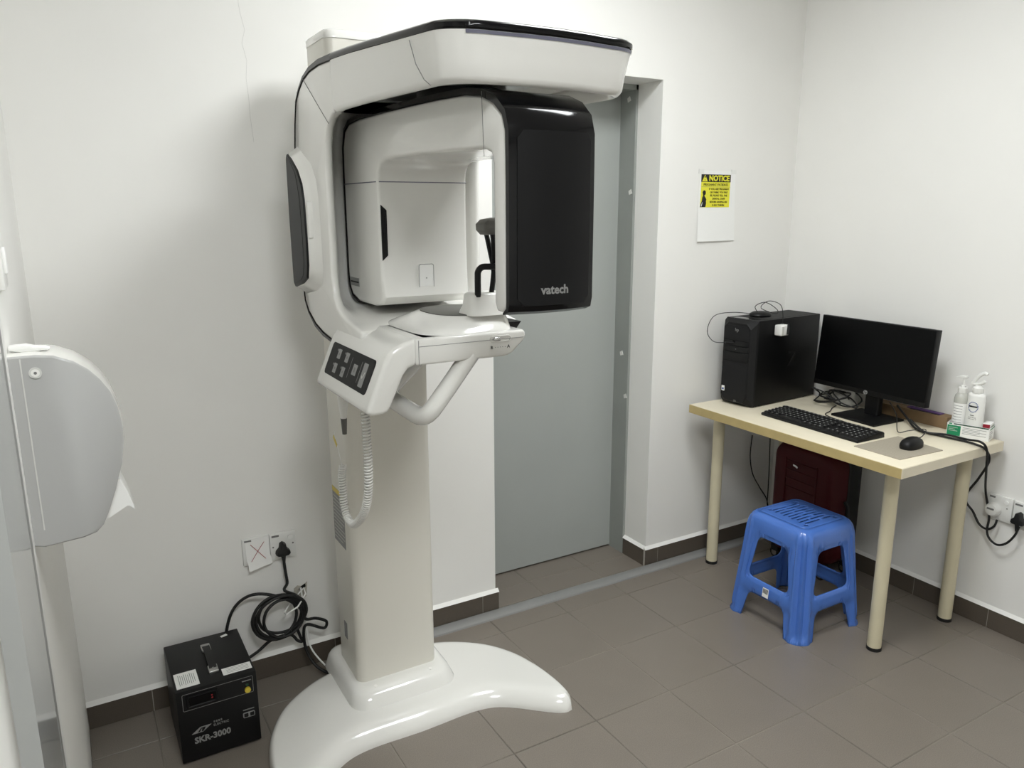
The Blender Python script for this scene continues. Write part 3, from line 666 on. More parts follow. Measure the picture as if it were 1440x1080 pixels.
build('lock_core', MB().tube([(-.047, dy0, 1.340), (-.047, dy0-.0035, 1.340)], .0058, 16), 'whitesatin', lk, DP)
build('lock_slot', MB().tube([(-.047, dy0, 1.340), (-.047, dy0-.004, 1.340)], .0022, 10), 'inkgrey', lk, DP)
tray = [(.040, 1.150), (.048, 1.150), (.056, 1.128), (.063, 1.104), (.064, 1.094), (.061, 1.099), (.054, 1.104), (.020, 1.085)]
build('paper_chute', MB().prism(tray, 1, dy0+.02, dy1-.02), 'paper', D, DP, angle=30)
build('top_key', MB().prism([(-.078, 1.370), (-.078, 1.377), (-.055, 1.378), (-.045, 1.3745), (-.03, 1.373), (-.024, 1.370), (-.028, 1.3675), (-.06, 1.3665)], 1, dy0+.03, dy0+.05), 'trimwhite', D, DP, bevel=.002, seg=2)
sw = thing('light_switch', 'white light switch plate at the left edge above the dispenser', 'light switch', (XL, 1.425, 1.50))
build('plate', MB().box(0, .009, -.043, .043, -.043, .043), 'trimwhite', sw, bevel=.003, seg=2)
build('rocker', MB().box(.008, .013, -.012, .012, -.02, .02), 'paper', sw, bevel=.002, seg=2)

# ================================================================== NOTICE ON THE BACK WALL
NO = (2.46, YB, 1.58)
NT = thing('notice_sheet', 'white paper sheet with yellow and black NOTICE sign taped on the wall', 'notice', NO)
g = []
for i in range(11):
    v = i/10; z = 1.728-.292*v
    g.append([(2.357+.205*j/6+v*(-.004+.016*j/6), YB-.0012-.012*max(0, v-.55)**1.5*2.2*(1-.6*j/6), z) for j in range(7)])
build('sheet', MB().sheet(g, (0, -.0006, 0)), 'paper', NT, NO, angle=60)
for x in (2.365, 2.552): build('tape', MB().box(x-.014, x+.014, YB-.0026, YB-.0005, 1.716, 1.734), 'trimwhite', NT, NO, smooth=False)
Y_ = YB-.0032
sy = build('yellow_panel', MB().box(2.367, 2.533, Y_, YB-.0012, 1.578, 1.712), 'yellow', NT, NO, smooth=False)
bh = build('header', MB().box(2.366, 2.534, Y_-.0006, Y_+.001, 1.682, 1.713), 'ink', sy, NO, smooth=False)
build('warning_triangle', MB().prism([(2.370, 1.6845), (2.400, 1.6845), (2.385, 1.7115)], 1, Y_-.0014, Y_), 'yellow', bh, NO, smooth=False)
build('exclamation_mark', MB().prism([(2.3835, 1.6975), (2.3865, 1.6975), (2.388, 1.706), (2.382, 1.706)], 1, Y_-.002, Y_), 'ink', bh, NO, smooth=False)
build('exclamation_mark', MB().prism(rrect(2.385, 1.690, .004, .004, .0018, 3), 1, Y_-.002, Y_), 'ink', bh, NO, smooth=False)
off = Vector(NO)
text('lettering', 'NOTICE', .0315, 'yellow', bh, Vector((2.467, Y_-.0012, 1.687))-off, (1, 0, 0), (0, 0, 1), sx=1.02, bold=.0012)
text('lettering', 'PREGNANT PATIENTS', .0145, 'ink', sy, Vector((2.45, Y_-.0006, 1.6665))-off, (1, 0, 0), (0, 0, 1), sx=1.0)
build('rule', MB().box(2.368, 2.532, Y_-.0006, Y_, 1.6615, 1.6625), 'inkgrey', sy, NO, smooth=False)
for k, s_ in enumerate(('IF YOU ARE PREGNANT', 'OR THINK YOU MAY', 'BE, PLEASE TELL THE', 'DENTAL STAFF', 'BEFORE HAVING AN', 'X-RAY TAKEN.')):
    text('lettering', s_, .0118, 'ink', sy, Vector((2.469, Y_-.0006, 1.6495-.0133*k))-off, (1, 0, 0), (0, 0, 1), sx=.92)
fig = [(2.364, 1.579), (2.394, 1.579), (2.3985, 1.594), (2.3965, 1.604), (2.3985, 1.610), (2.3945, 1.6165), (2.388, 1.623), (2.387, 1.628), (2.392, 1.630), (2.3945, 1.6365), (2.3925, 1.6445), (2.386, 1.648), (2.3785, 1.6455), (2.3755, 1.639), (2.378, 1.633), (2.3795, 1.626), (2.3745, 1.617), (2.3735, 1.604), (2.368, 1.592)]
build('figure_silhouette', MB().prism(fig, 1, Y_-.0008, Y_), 'ink', sy, NO, smooth=False)
build('arm_gap', MB().prism([(2.369, 1.5815), (2.372, 1.5815), (2.3765, 1.596), (2.3755, 1.600)], 1, Y_-.0012, Y_), 'paper', sy, NO, smooth=False)

# ================================================================== TABLE
TO = (2.6, 1.92, 0); TZ = .745
TB = thing('desk', 'rectangular cream desk on four round legs in the room corner', 'desk', TO)
tp = build('tabletop', MB().box(2.301, 2.899, 1.427, 2.419, .708, TZ), 'tabletop', TB, TO, bevel=.0015, seg=2)
for nm, a in (('edge_band', (2.2985, 2.3012, 1.4265, 2.4195, .7085, .7435)), ('edge_band', (2.899, 2.9015, 1.4265, 2.4195, .7085, .7435))): build(nm, MB().box(*a), 'tableedge', tp, TO, bevel=.0006, seg=1)
for a in ((2.300, 2.900, 1.4245, 1.4272, .7085, .7435), (2.300, 2.900, 2.4188, 2.4212, .7085, .7435)): build('edge_band', MB().box(*a), 'tabletop', tp, TO, bevel=.0006, seg=1)
for (bx, by), (tx, ty) in (((1229, 908), (1254, 672)), ((1000.5, 787), (1010, 595)), ((1328, 867), (1354, 655))):
    b = on(2, .012, bx, by); t = on(2, .708, tx, ty)
    t = b.lerp(Vector((b.x, b.y, .708)), 1) if (Vector((t.x-b.x, t.y-b.y)).length > .06) else Vector((t.x, t.y, .708))
    lg = build('leg', MB().tube([(b.x, b.y, .012), (t.x, t.y, .708)], .0245, 20), 'tableleg', TB, TO, angle=60)
    build('rubber_foot', MB().tube([(b.x, b.y, 0), (b.x, b.y, .013)], .0262, 20), 'rubber', lg, TO, angle=60)
lg = build('leg', MB().tube([(2.86, 2.365, .012), (2.86, 2.365, .708)], .0245, 20), 'tableleg', TB, TO, angle=60)
build('rubber_foot', MB().tube([(2.86, 2.365, 0), (2.86, 2.365, .013)], .0262, 20), 'rubber', lg, TO, angle=60)

# --- computer tower
PCo = thing('computer_tower', 'large black computer tower standing on the desk by the back wall', 'computer', (2.442, 2.396, TZ), .063)
PD, PW, PH = .445, .17, .372
build('body', MB().box(.03, PD, -PW, 0, .004, PH), 'pcside', PCo, bevel=.004, seg=2)
for x in (.07, PD-.05):
    for y in (-.02, -PW+.02): build('foot', MB().box(x-.015, x+.015, y-.01, y+.01, 0, .005), 'rubber', PCo, smooth=False)
def octo(ins, c): 
    a, b, z0, z1 = -PW+ins, -ins, .004+ins, PH-ins
    return [(a+c, z0), (b-c, z0), (b, z0+c), (b, z1-c), (b-c, z1), (a+c, z1), (a, z1-c), (a, z0+c)]
fs = build('fascia', MB().loft([[(x, y, z) for y, z in octo(i, c)] for x, i, c in ((.034, -.001, .002), (.022, -.001, .012), (.004, .012, .022), (0, .015, .022))]), 'blackmatte', PCo, smooth=False)
build('grille', MB().prism([(-.152, .052), (-.140, .030), (-.030, .030), (-.018, .052), (-.018, .188), (-.152, .188)], 0, -.0015, .002), 'mesh', fs, smooth=False)
build('grille', MB().prism([(-.152, .285), (-.018, .285), (-.018, .33), (-.032, .346), (-.138, .346), (-.152, .33)], 0, -.0015, .002), 'mesh', fs, smooth=False)
build('drive_bay', MB().box(-.003, .002, -.150, -.020, .196, .232), 'black', fs, bevel=.001, seg=1)
build('drive_bay', MB().box(-.003, .002, -.150, -.020, .236, .256), 'black', fs, bevel=.001, seg=1)
build('port_strip', MB().box(-.0025, .002, -.150, -.020, .260, .282), 'blackgloss', fs, bevel=.001, seg=1)
build('power_dot', MB().tube([(-.0035, -.085, .246), (-.001, -.085, .246)], .002, 8), 'labelgrey', fs)
build('processor_sticker', MB().box(-.0022, 0, -.036, -.020, .056, .078), 'paper', fs, smooth=False)
build('sticker_mark', MB().box(-.0028, -.001, -.033, -.023, .060, .068), 'blueink', fs, smooth=False)
text('brand_lettering', 'hp', .020, 'labelgrey', fs, (-.0022, -.085, .322), (0, -1, 0), (0, 0, 1))
text('badge_lettering', 'Z4', .012, 'labelgrey', fs, (-.0022, -.095, .018), (0, -1, 0), (0, 0, 1))
build('top_handle_recess', MB().prism([(.020, -.135), (.020, -.030), (.075, -.025), (.075, -.145)], 2, PH-.001, PH+.0008), 'blackgloss', PCo, smooth=False)
build('top_panel', MB().box(.085, PD-.01, -PW+.012, -.012, PH-.001, PH+.0012), 'blackmatte', PCo, bevel=.0006, seg=1)
text('side_mark', 'Z', .09, 'blackmatte', PCo, (.27, -PW-.0004, .16), (1, 0, 0), (0, 0, 1), bold=.001)
# things on and beside the tower
mw = Matrix.Translation((2.442, 2.396, TZ)) @ Matrix.Rotation(.063, 4, 'Z')
pl = lambda *p: mw @ Vector(p)
c0 = pl(.155, -.075, PH+.0015)
pk = thing('small_hub', 'small flat black round hub with thin cable on top of the computer tower', 'hub', c0)
build('case', MB().lathe([(.045, 0), (.052, .005), (.050, .012), (.036, .019), (.01, .022)], (0, 0), 28, 1, .8), 'black', pk, angle=50)
wire = [pl(.13, -.08, PH+.02), pl(.10, -.09, PH+.05), pl(.14, -.11, PH+.065), pl(.18, -.14, PH+.035), pl(.16, -.15, PH+.02), pl(.10, -.12, PH+.045), pl(.12, -.14, PH+.075), pl(.165, -.165, PH+.06), pl(.172, -.177, PH+.02), pl(.170, -.180, PH-.03)]
build('thin_wire', MB().tube(spline([p-c0 for p in wire], 7), .0016, 6), 'rubber', pk, angle=80)
wire = [pl(.12, -.06, PH+.012), pl(.03, -.03, PH+.022), pl(-.05, .0, PH+.01), pl(-.095, -.005, PH-.05), pl(-.07, -.02, PH-.095), pl(-.03, -.05, PH-.100), pl(-.004, -.07, PH-.100)]
build('thin_wire', MB().tube(spline([p-c0 for p in wire], 7), .0016, 6), 'rubber', pk, angle=80)
build('usb_plug', MB().tube([pl(-.03, -.05, PH-.1)-c0, pl(-.002, -.07, PH-.1)-c0], .005, 8), 'black', pk)
cq = pl(.155, -PW-.021, PH-.068)
wq = thing('white_adapter', 'small white cube adapter hanging on the side of the computer tower', 'adapter', cq, .063)
build('case', MB().box(-.026, .026, -.018, .0195, 0, .046), 'bottlewhite', wq, bevel=.006)
build('cable_end', MB().tube([(.014, -.019, .05), (.014, -.021, .03), (.012, -.021, .006)], [.003, .006, .005], 8), 'rubber', wq)
build('clip_plate', MB().box(-.024, -.010, -.0195, -.017, .006, .040), 'paperdim', wq, bevel=.001, seg=1)

# --- monitor
MBo = (2.757, 1.885, TZ)
MN = thing('computer_monitor', 'black flat computer monitor on a square stand on the desk', 'monitor', MBo)
u = Vector((-.019, -.9998, 0)); nn = Vector((-.9998, .019, 0)); tl_ = .088; up = Vector((0, 0, math.cos(tl_)))-nn*math.sin(tl_); nf = u.cross(up)
nf = nf if nf.x < 0 else -nf
c = Vector((2.763, 1.905, .837))
def mp(a, b, d): return c+u*a+up*b+nf*d
def mbox(a0, a1, b0, b1, d0, d1): return MB().add([mp(a, b, d) for d in (d0, d1) for b in (b0, b1) for a in (a0, a1)], [(0, 2, 3, 1), (4, 5, 7, 6), (0, 1, 5, 4), (2, 6, 7, 3), (0, 4, 6, 2), (1, 3, 7, 5)])
hs = build('housing', mbox(-.2555, .2555, 0, .296, -.028, 0), 'black', MN, MBo, bevel=.002, seg=2)
build('back_bulge', mbox(-.15, .15, .05, .24, -.05, -.027), 'black', hs, MBo, bevel=.012)
build('screen', mbox(-.2515, .2515, .020, .292, -.001, .0008), 'lcd', hs, MBo, smooth=False)
build('bezel_line', mbox(-.2535, .2535, .0175, .019, -.001, .0016), 'blackmatte', hs, MBo, smooth=False)
cc_ = [mp(.0095*math.cos(2*math.pi*k/24), .0095+.0085*math.sin(2*math.pi*k/24), .0008) for k in range(24)]
lo = build('logo_disc', MB().loft([cc_, [p+nf*.0008 for p in cc_]]), 'labelgrey', hs, MBo, smooth=False)
text('logo_lettering', 'hp', .013, 'black', lo, mp(0, .006, .0018)-Vector(MBo), u, up)
nk = MB(); nk.prism(rrect(2.800, 1.888, .035, .062, .008, 3), 2, TZ+.008, TZ+.20); build('stand_neck', nk, 'black', MN, MBo)
build('stand_base', MB().prism([(2.668, 1.985), (2.658, 1.782), (2.838, 1.775), (2.852, 1.978)], 2, TZ, TZ+.009), 'black', MN, MBo, bevel=.002, seg=2)

# --- keyboard
KO = (2.497, 1.905, TZ)
KB_ = thing('keyboard', 'black wired keyboard lying on the desk before the monitor', 'keyboard', KO, -math.pi/2-.03)
# local x along the keyboard (towards the camera side), local y towards the wall
KB_.rotation_euler = (0, 0, -math.pi/2-.02)
build('case', MB().prism([(-.074, 0), (-.076, .008), (-.072, .012), (.070, .022), (.076, .018), (.078, .0)], 0, -.228, .228), 'black', KB_, bevel=.002, seg=2)
keys = MB(); marks = MB()
kz = lambda y: .0125+(y+.072)*.0705
rows_ = [(-.058, [(-.205+.024*i if i < 3 else 0, 1.2) for i in range(3)]+[(-.095, 5.6)]+[(-.005+.024*i, 1.1) for i in range(3)])]
def key(x, y, w_):
    keys.add([(x+sx*w_/2*k, y+sy*.0085*k, kz(y)+z) for z, k in ((-.001, 1), (.0065, .82)) for sy in (-1, 1) for sx in (-1, 1)], [(4, 5, 7, 6), (0, 1, 5, 4), (2, 6, 7, 3), (0, 4, 6, 2), (1, 3, 7, 5)])
    marks.box(x-w_*.22, x-w_*.22+.005, y+.000, y+.0042, kz(y)+.0062, kz(y)+.0069)
for r in range(6):
    y = -.060+.0198*r+(.006 if r == 5 else 0)
    if r == 0:
        for x, w_ in ((-.208, .023), (-.184, .021), (-.16, .021), (-.092, .11), (-.020, .021), (.004, .021), (.028, .021), (.052, .023)): key(x, y, w_)
    else:
        for i in range(14): key(-.210+.0205*i, y, .0185)
    for i in range(3):
        if r in (0, 3, 4, 5) or (r == 1 and i == 1): key(.090+.0198*i, y, .0178)
    for i in range(4): key(.153+.0198*i, y, .0178)
k_ = build('keys', keys, 'keyblack', KB_, smooth=False); k_['kind'] = 'stuff'
k_ = build('key_legends', marks, 'keymark', KB_, smooth=False); k_['kind'] = 'stuff'
build('lead', MB().tube(spline([(.03, .076, .012), (.03, .095, .006), (.02, .12, .004), (-.04, .128, .004), (-.095, .15, .004), (-.12, .21, .004), (-.15, .26, .004), (-.17, .31, .004)], 6), .002, 6), 'rubber', KB_, angle=80)
# --- mouse and pad
tag(build('mouse_mat', MB().prism([(2.376, 1.662), (2.375, 1.484), (2.598, 1.471), (2.620, 1.655)], 2, TZ, TZ+.003), 'padmouse', None, (2.49, 1.57, TZ), smooth=False), 'thin grey brown mouse mat at the front corner of the desk', 'mouse mat')
MSO = (2.535, 1.548, TZ+.003)
MS = thing('computer_mouse', 'small black computer mouse on the mouse mat', 'mouse', MSO, .12)
rings = []
for z, k in ((0, .96), (.006, 1), (.016, .98), (.025, .86), (.032, .62), (.036, .3)):
    rings.append([(.055*k*math.copysign(abs(math.cos(a))**.8, math.cos(a)), .030*k*math.copysign(abs(math.sin(a))**.8, math.sin(a)), z) for a in (2*math.pi*j/28 for j in range(28))])
build('shell', MB().loft(rings), 'black', MS, angle=60)
build('wheel', MB().tube([(.032, -.003, .027), (.032, .003, .027)], .006, 12), 'padgrey', MS)
build('lead', MB().tube(spline([(.05, 0, .012), (.075, .005, .008), (.10, .03, .004), (.13, .025, .01), (.16, .03, .03), (.13, .075, .02), (.12, .11, .01), (.20, .16, .05), (.26, .22, .08)], 6), .0018, 6), 'rubber', MS, angle=80)

# --- boxes and bottles at the right end
GB = (2.85, 1.522, TZ)
gA, gB = Vector((2.797, 1.580, TZ)), Vector((2.838, 1.447, TZ)); gu = (gB-gA).normalized(); gd = Vector((-gu.y, gu.x, 0)); gl = (gB-gA).length; gz = Vector((0, 0, 1))
gd = gd if gd.x > 0 else -gd
gp = lambda a, b, h: gA+gu*a+gd*b+gz*h
def gbox(a0, a1, b0, b1, h0, h1): return MB().add([gp(a, b, h) for h in (h0, h1) for b in (b0, b1) for a in (a0, a1)], [(0, 2, 3, 1), (4, 5, 7, 6), (0, 1, 5, 4), (2, 6, 7, 3), (0, 4, 6, 2), (1, 3, 7, 5)])
gx = thing('carton', 'long open white and green carton holding the two bottles', 'carton', GB)
GW, GH, t_ = .078, .05, .0012
build('front_wall', gbox(0, gl, 0, t_, 0, GH), 'paper', gx, GB, smooth=False)
build('back_wall', gbox(0, gl, GW-t_, GW, 0, GH), 'paper', gx, GB, smooth=False)
build('end_wall', gbox(0, t_, 0, GW, 0, GH), 'paper', gx, GB, smooth=False)
build('end_wall', gbox(gl-t_, gl, 0, GW, 0, GH), 'paper', gx, GB, smooth=False)
build('bottom', gbox(0, gl, 0, GW, 0, t_), 'paper', gx, GB, smooth=False)
build('green_print', gbox(.002, .046, -.0005, .001, .004, GH-.008), 'green', gx, GB, smooth=False)
build('top_print', gbox(.022, gl-.004, -.0005, .001, GH-.0045, GH-.0005), 'darkgreen', gx, GB, smooth=False)
build('top_print', gbox(.006, .016, -.0005, .001, GH-.005, GH-.001), 'green', gx, GB, smooth=False)
for k in range(5): build('text_line', gbox(.052, gl-.01-(k % 2)*.02, -.0004, .001, GH-.013-k*.0055, GH-.0115-k*.0055), 'labelgrey', gx, GB, smooth=False)
for k in range(3): build('text_line', gbox(.006, .036-(k % 2)*.008, -.0009, .001, GH-.017-k*.006, GH-.0155-k*.006), 'paperdim', gx, GB, smooth=False)
for k in range(4): build('text_line', gbox(gl-.001, gl+.0004, .008, .05-(k % 2)*.012, .010+k*.0075, .0115+k*.0075), 'labelgrey', gx, GB, smooth=False)
build('end_print', gbox(gl-.001, gl+.0004, .006, GW-.004, GH-.008, GH-.004), 'green', gx, GB, smooth=False)
q = gp(gl-.014, .041, .030)
rb = thing('small_box', 'small red and white medicine box lying on the carton end', 'box', tuple(q))
rbx = gbox(gl-.027, gl-.002, .012, .070, .030, .062); build('carton_body', rbx, 'paper', rb, tuple(q), smooth=False)
build('red_print', gbox(gl-.0265, gl-.004, .0112, .0125, .048, .0612), 'maroonbox', rb, tuple(q), smooth=False)
build('green_print', gbox(gl-.0025, gl-.0015, .014, .068, .049, .053), 'darkgreen', rb, tuple(q), smooth=False)
# bottles
b1 = gp(.0265, .050, t_)
P1 = thing('pump_bottle', 'clear pump bottle with cream label at the left in the carton', 'bottle', b1)
b1m = build('bottle_body', MB().lathe([(.020, 0), (.0238, .003), (.0245, .01), (.0245, .135), (.0225, .147), (.016, .155), (.012, .158)], (0, 0), 28), 'bottleclear', P1, angle=60)
build('bottle_label', MB().lathe([(.0247, .03), (.0248, .031), (.0248, .118), (.0247, .119)], (0, 0), 28), 'paper', b1m, angle=60)
for k in range(7): build('label_line', MB().add([(-.0252*math.cos(a), .0252*math.sin(a), .046+k*.0105+h) for h in (0, .0016) for a in [(-.75+.18*j) for j in range(8)]], [(j, j+1, 9+j, 8+j) for j in range(7)]), 'labelgrey', b1m)
cl = build('collar', MB().lathe([(.0155, .156), (.016, .158), (.016, .176), (.013, .178)], (0, 0), 24), 'bottlewhite', P1, angle=40)
build('pump_stem', MB().lathe([(.009, .177), (.009, .184), (.004, .186), (.004, .214)], (0, 0), 14), 'bottlewhite', P1, angle=40)
build('pump_head', MB().prism([(-.011, .212), (.012, .212), (.020, .213), (.027, .210), (.027, .213), (.020, .219), (.010, .222), (-.011, .222)], 0, -.008, .008).v and MB().prism([(-.011, .212), (.012, .212), (.020, .213), (.027, .210), (.027, .213), (.020, .219), (.010, .222), (-.011, .222)], 0, -.008, .008), 'bottlewhite', P1, bevel=.002, seg=2)
b2 = gp(.080, .028, t_)
P2 = thing('dispenser_bottle', 'white flat soap bottle with lever pump and round blue emblem', 'bottle', b2)
bb = build('bottle_body', MB().lathe([(.028, 0), (.0315, .003), (.0325, .012), (.032, .09), (.031, .155), (.0285, .164), (.018, .169)], (0, 0), 32, .62, 1.0), 'bottlewhite', P2, angle=60)
def bx_(y): return -.62*math.sqrt(max(.0322**2-y*y, 0))-.0006
em = MB()
for k in range(20):
    a = 2*math.pi*k/20; y = .0165*math.cos(a); z = .117+.0185*math.sin(a); em.box(bx_(y)-.0004, bx_(y)+.002, y-.0015, y+.0015, z-.0014, z+.0014)
e_ = build('emblem_ring', em, 'blueink', bb, smooth=False)
for k in range(7): y = .0125-.0042*k; build('emblem_letter', MB().box(bx_(y)-.0005, bx_(y)+.002, y-.0016, y+.0016, .1165, .1215), 'ink', bb, smooth=False)
for y0_, y1_, z in ((-.006, .006, .086), (-.012, .010, .078), (-.014, .012, .072)):
    for k in range(6):
        y = y0_+(y1_-y0_)*k/5; build('small_print', MB().box(bx_(y)-.0004, bx_(y)+.002, y-.0009, y+.0009, z-.0012, z+.0012), 'inkgrey', bb, smooth=False)
build('collar', MB().lathe([(.0175, .167), (.018, .169), (.018, .187), (.014, .190), (.010, .196)], (0, 0), 24), 'bottlewhite', P2, angle=40)
lv = spline([(0, .024, .199), (0, .018, .205), (0, .010, .220), (0, -.004, .236), (0, -.018, .244), (0, -.026, .240)], 6)
build('lever', MB().tube(lv, [.007]*len(lv), 10, flat=.8), 'bottlewhite', P2, angle=60)
lv = spline([(0, .020, .199), (0, .005, .200), (0, -.012, .207), (0, -.020, .214)], 6); build('spout', MB().tube(lv, .0062, 10), 'bottlewhite', P2, angle=60)
# cardboard box behind the monitor
CBO = (2.89, 1.78, TZ)
cbx = thing('cardboard_box', 'flat brown cardboard box lying along the right wall behind the monitor', 'box', CBO)
build('carton_body', MB().box(2.868, 2.926, 1.622, 1.945, TZ, TZ+.046), 'cardboard', cbx, CBO, bevel=.002, seg=2)
build('open_slot', MB().box(2.874, 2.884, 1.66, 1.78, TZ+.0455, TZ+.0468), 'dark', cbx, CBO, smooth=False)
build('purple_strip', MB().box(2.886, 2.912, 1.66, 1.80, TZ+.0455, TZ+.050), 'purple', cbx, CBO, bevel=.001, seg=1)
# cable tangle behind the monitor
random.seed(11)
for k in range(5):
    cx_, cy_ = 2.80+.035*(k % 2), 2.02+.030*k; r0 = .05+.012*(k % 3); pts = []
    for j in range(16):
        a = 2*math.pi*j/11+k; pts.append((cx_+r0*.55*math.cos(a)+.01*random.uniform(-1, 1), cy_+r0*math.sin(a)*1.15+.012*random.uniform(-1, 1), TZ+.012+.055*(.5+.5*math.sin(a*1.0+k*1.3))+.004*j/16))
    pts = [(min(x, 2.895), min(y, 2.16), z) for x, y, z in pts]
    tag(build('monitor_cable', MB().tube(spline(pts, 5), .0032, 6), 'rubber', None, (cx_, cy_, TZ), angle=80), 'black cable looped in the tangle under the monitor', 'cable', 'tangled cables behind the monitor')
# white cube shape behind the tangle: the grey-white adapter seen under the monitor
ad = thing('power_adapter', 'pale grey plastic bag of cables beside the computer tower under the monitor', 'plastic bag', (2.865, 2.07, TZ))
bg = []
for z, k in ((0, .9), (.02, 1.05), (.05, 1), (.075, .85), (.09, .5)):
    bg.append([(.03*k*math.cos(a)*(1+.12*math.sin(3*a+z*90)), .055*k*math.sin(a)*(1+.1*math.cos(4*a+z*70)), z) for a in (2*math.pi*j/20 for j in range(20))])
build('bag', MB().loft(bg), 'paperdim', ad, angle=30)
ad.name = 'plastic_bag'
# power leads over the table end down to the right wall sockets
def lead(name, label, seq, r, o):
    P = [on(*s) for s in seq]; return tag(build(name, MB().tube(spline(P, 7), r, 8), 'rubber', None, o, angle=80), label, 'cable')
tz = TZ+.006
lead('power_lead', 'black power lead looping down to the white plug on the right wall',
     [(2, TZ+.06, 1262, 570), (2, TZ+.03, 1275, 587), (2, tz, 1290, 604), (2, tz, 1320, 612), (2, tz, 1355, 620), (2, tz, 1375, 626), (1, 1.418, 1386, 632), (1, 1.412, 1391, 648), (0, 2.88, 1376, 673), (0, 2.89, 1361, 692), (0, 2.90, 1359, 706), (0, 2.905, 1368, 719), (0, 2.905, 1377, 737), (0, 2.905, 1388, 744), (0, 2.905, 1398, 740), (0, 2.908, 1402, 731)], .0042, (2.88, 1.45, .6))
lead('power_lead', 'black power lead hanging straight then looping to the black plug',
     [(2, TZ+.04, 1280, 590), (2, tz+.006, 1300, 607), (2, tz+.006, 1330, 611), (2, tz+.006, 1360, 618), (1, 1.420, 1380, 622), (1, 1.405, 1388, 634), (1, 1.41, 1387, 660), (0, 2.90, 1386, 690), (0, 2.905, 1391, 725), (0, 2.90, 1388, 745), (0, 2.90, 1391, 757), (0, 2.90, 1402, 766), (0, 2.90, 1415, 764), (0, 2.90, 1427, 753), (0, 2.90, 1433, 741)], .0042, (2.88, 1.44, .6))
# sockets on the right wall
p3 = thing('wall_socket', 'white wall socket with white plug on the right wall below the desk end', 'wall socket', (XR, 1.418, .483))
build('plate', MB().box(-.012, 0, -.043, .048, -.048, .048), 'trimwhite', p3, bevel=.003, seg=2)
build('rocker_switch', MB().tube([(-.010, -.022, .028), (-.0165, -.022, .028)], .0075, 14), 'paper', p3)
build('screw', MB().tube([(-.011, -.025, .006), (-.0128, -.025, .006)], .0025, 8), 'inkgrey', p3)
build('caption', MB().box(-.0126, -.01, .020, .040, .034, .041), 'inkgrey', p3, smooth=False)
wpg = thing('mains_plug', 'white round mains plug in the right wall socket', 'plug', (XR-.012, 1.437, .474))
build('plug_body', MB().loft([[(-y, c_*s_*.027, d_*s_*.026) for c_, d_ in ((math.cos(2*math.pi*k/20), math.sin(2*math.pi*k/20)) for k in range(20))] for y, s_ in ((0, 1), (.014, 1), (.020, .85), (.024, .8), (.026, .6))]), 'trimwhite', wpg, angle=40)
build('caption', MB().box(-.0268, -.0255, -.012, .013, .002, .009), 'inkgrey', wpg, smooth=False)
p4 = thing('wall_socket', 'white wall socket with black plug at the right edge', 'wall socket', (XR, 1.325, .480))
build('plate', MB().box(-.012, 0, -.048, .047, -.048, .048), 'trimwhite', p4, bevel=.003, seg=2)
build('caption', MB().box(-.0126, -.01, .016, .042, .034, .041), 'inkgrey', p4, smooth=False)
bpg = thing('mains_plug', 'black mains plug at the right edge of the picture', 'plug', (XR, 1.344, .468), -math.pi/2)
pm = plug_mesh(); build('plug_body', pm, 'rubber', bpg, angle=50)
build('strain_relief', MB().tube([(0, -.028, -.018), (.002, -.03, -.045)], [.008, .005], 10), 'rubber', bpg)
bpg.rotation_euler = (0, 0, -math.pi/2)
# thin cables below the table
for s_, lb in ((((1058, 612), (1055, 640), (1058, 665), (1068, 685), (1078, 702), (1082, 725)), 'thin black cable bowing out below the desk beside the suitcase'), (((1083, 615), (1082, 650), (1080, 690), (1079, 712), (1084, 738)), 'thin black cable hanging straight down below the desk')):
    tag(build('desk_cable', MB().tube(spline([on(1, 2.45, *p) for p in s_], 6), .0028, 6), 'rubber', None, (2.6, 2.45, .3), angle=80), lb, 'cable')

# ================================================================== SUITCASE
SU = (2.79, 2.115, 0)
su = thing('suitcase', 'dark red hard shell suitcase on wheels under the desk', 'suitcase', SU, math.radians(-3))
def srr(x, w_, h_, r, zc=.31): return [(x, y, z) for y, z in rrect(0, zc, w_, h_, r, 6)]
sb = build('shell', MB().loft([srr(-.105, .27, .46, .05), srr(-.098, .305, .495, .06), srr(-.08, .325, .512, .07), srr(-.004, .33, .515, .07)]), 'suitcase', su, angle=50)
build('shell', MB().loft([srr(.004, .33, .515, .07), srr(.075, .325, .512, .07), srr(.09, .305, .495, .06), srr(.095, .27, .46, .05)]), 'black', su, angle=50)
build('zip_band', MB().loft([srr(-.006, .334, .519, .072), srr(.006, .334, .519, .072)]), 'rubber', su, angle=50)
for yy in (-.085, .085): build('rib', MB().box(-.109, -.1, yy-.004, yy+.004, .12, .50), 'suitcase', sb, bevel=.002, seg=2)
for zz in (.49, .45, .41, .37): build('rib', MB().box(-.1085, -.1, -.085, .085, zz-.003, zz+.003), 'suitcase', sb, bevel=.0015, seg=2)
build('badge', MB().loft([[(x, y, z) for y, z in ((.04, .475), (.022, .470), (.016, .467), (.012, .474), (.018, .478), (.03, .480), (.04, .481))] for x in (-.112, -.106)]), 'chrome', su, smooth=False)
build('side_handle', MB().tube(spline([(-.02, -.168, .36), (-.02, -.185, .34), (-.02, -.188, .30), (-.02, -.185, .26), (-.02, -.168, .24)], 4), .008, 8), 'rubber', su)
for x in (-.075, .07):
    for y in (-.13, .13):
        wf = build('wheel_fork', MB().box(x-.016, x+.016, y-.022, y+.022, .03, .075), 'rubber', su, bevel=.006)
        build('wheel', MB().tube([(x-.013, y, .0255), (x+.013, y, .0255)], .025, 16), 'rubber', wf)
        build('hub', MB().tube([(x-.0155, y, .0255), (x+.0155, y, .0255)], .015, 10), 'chrome', wf)

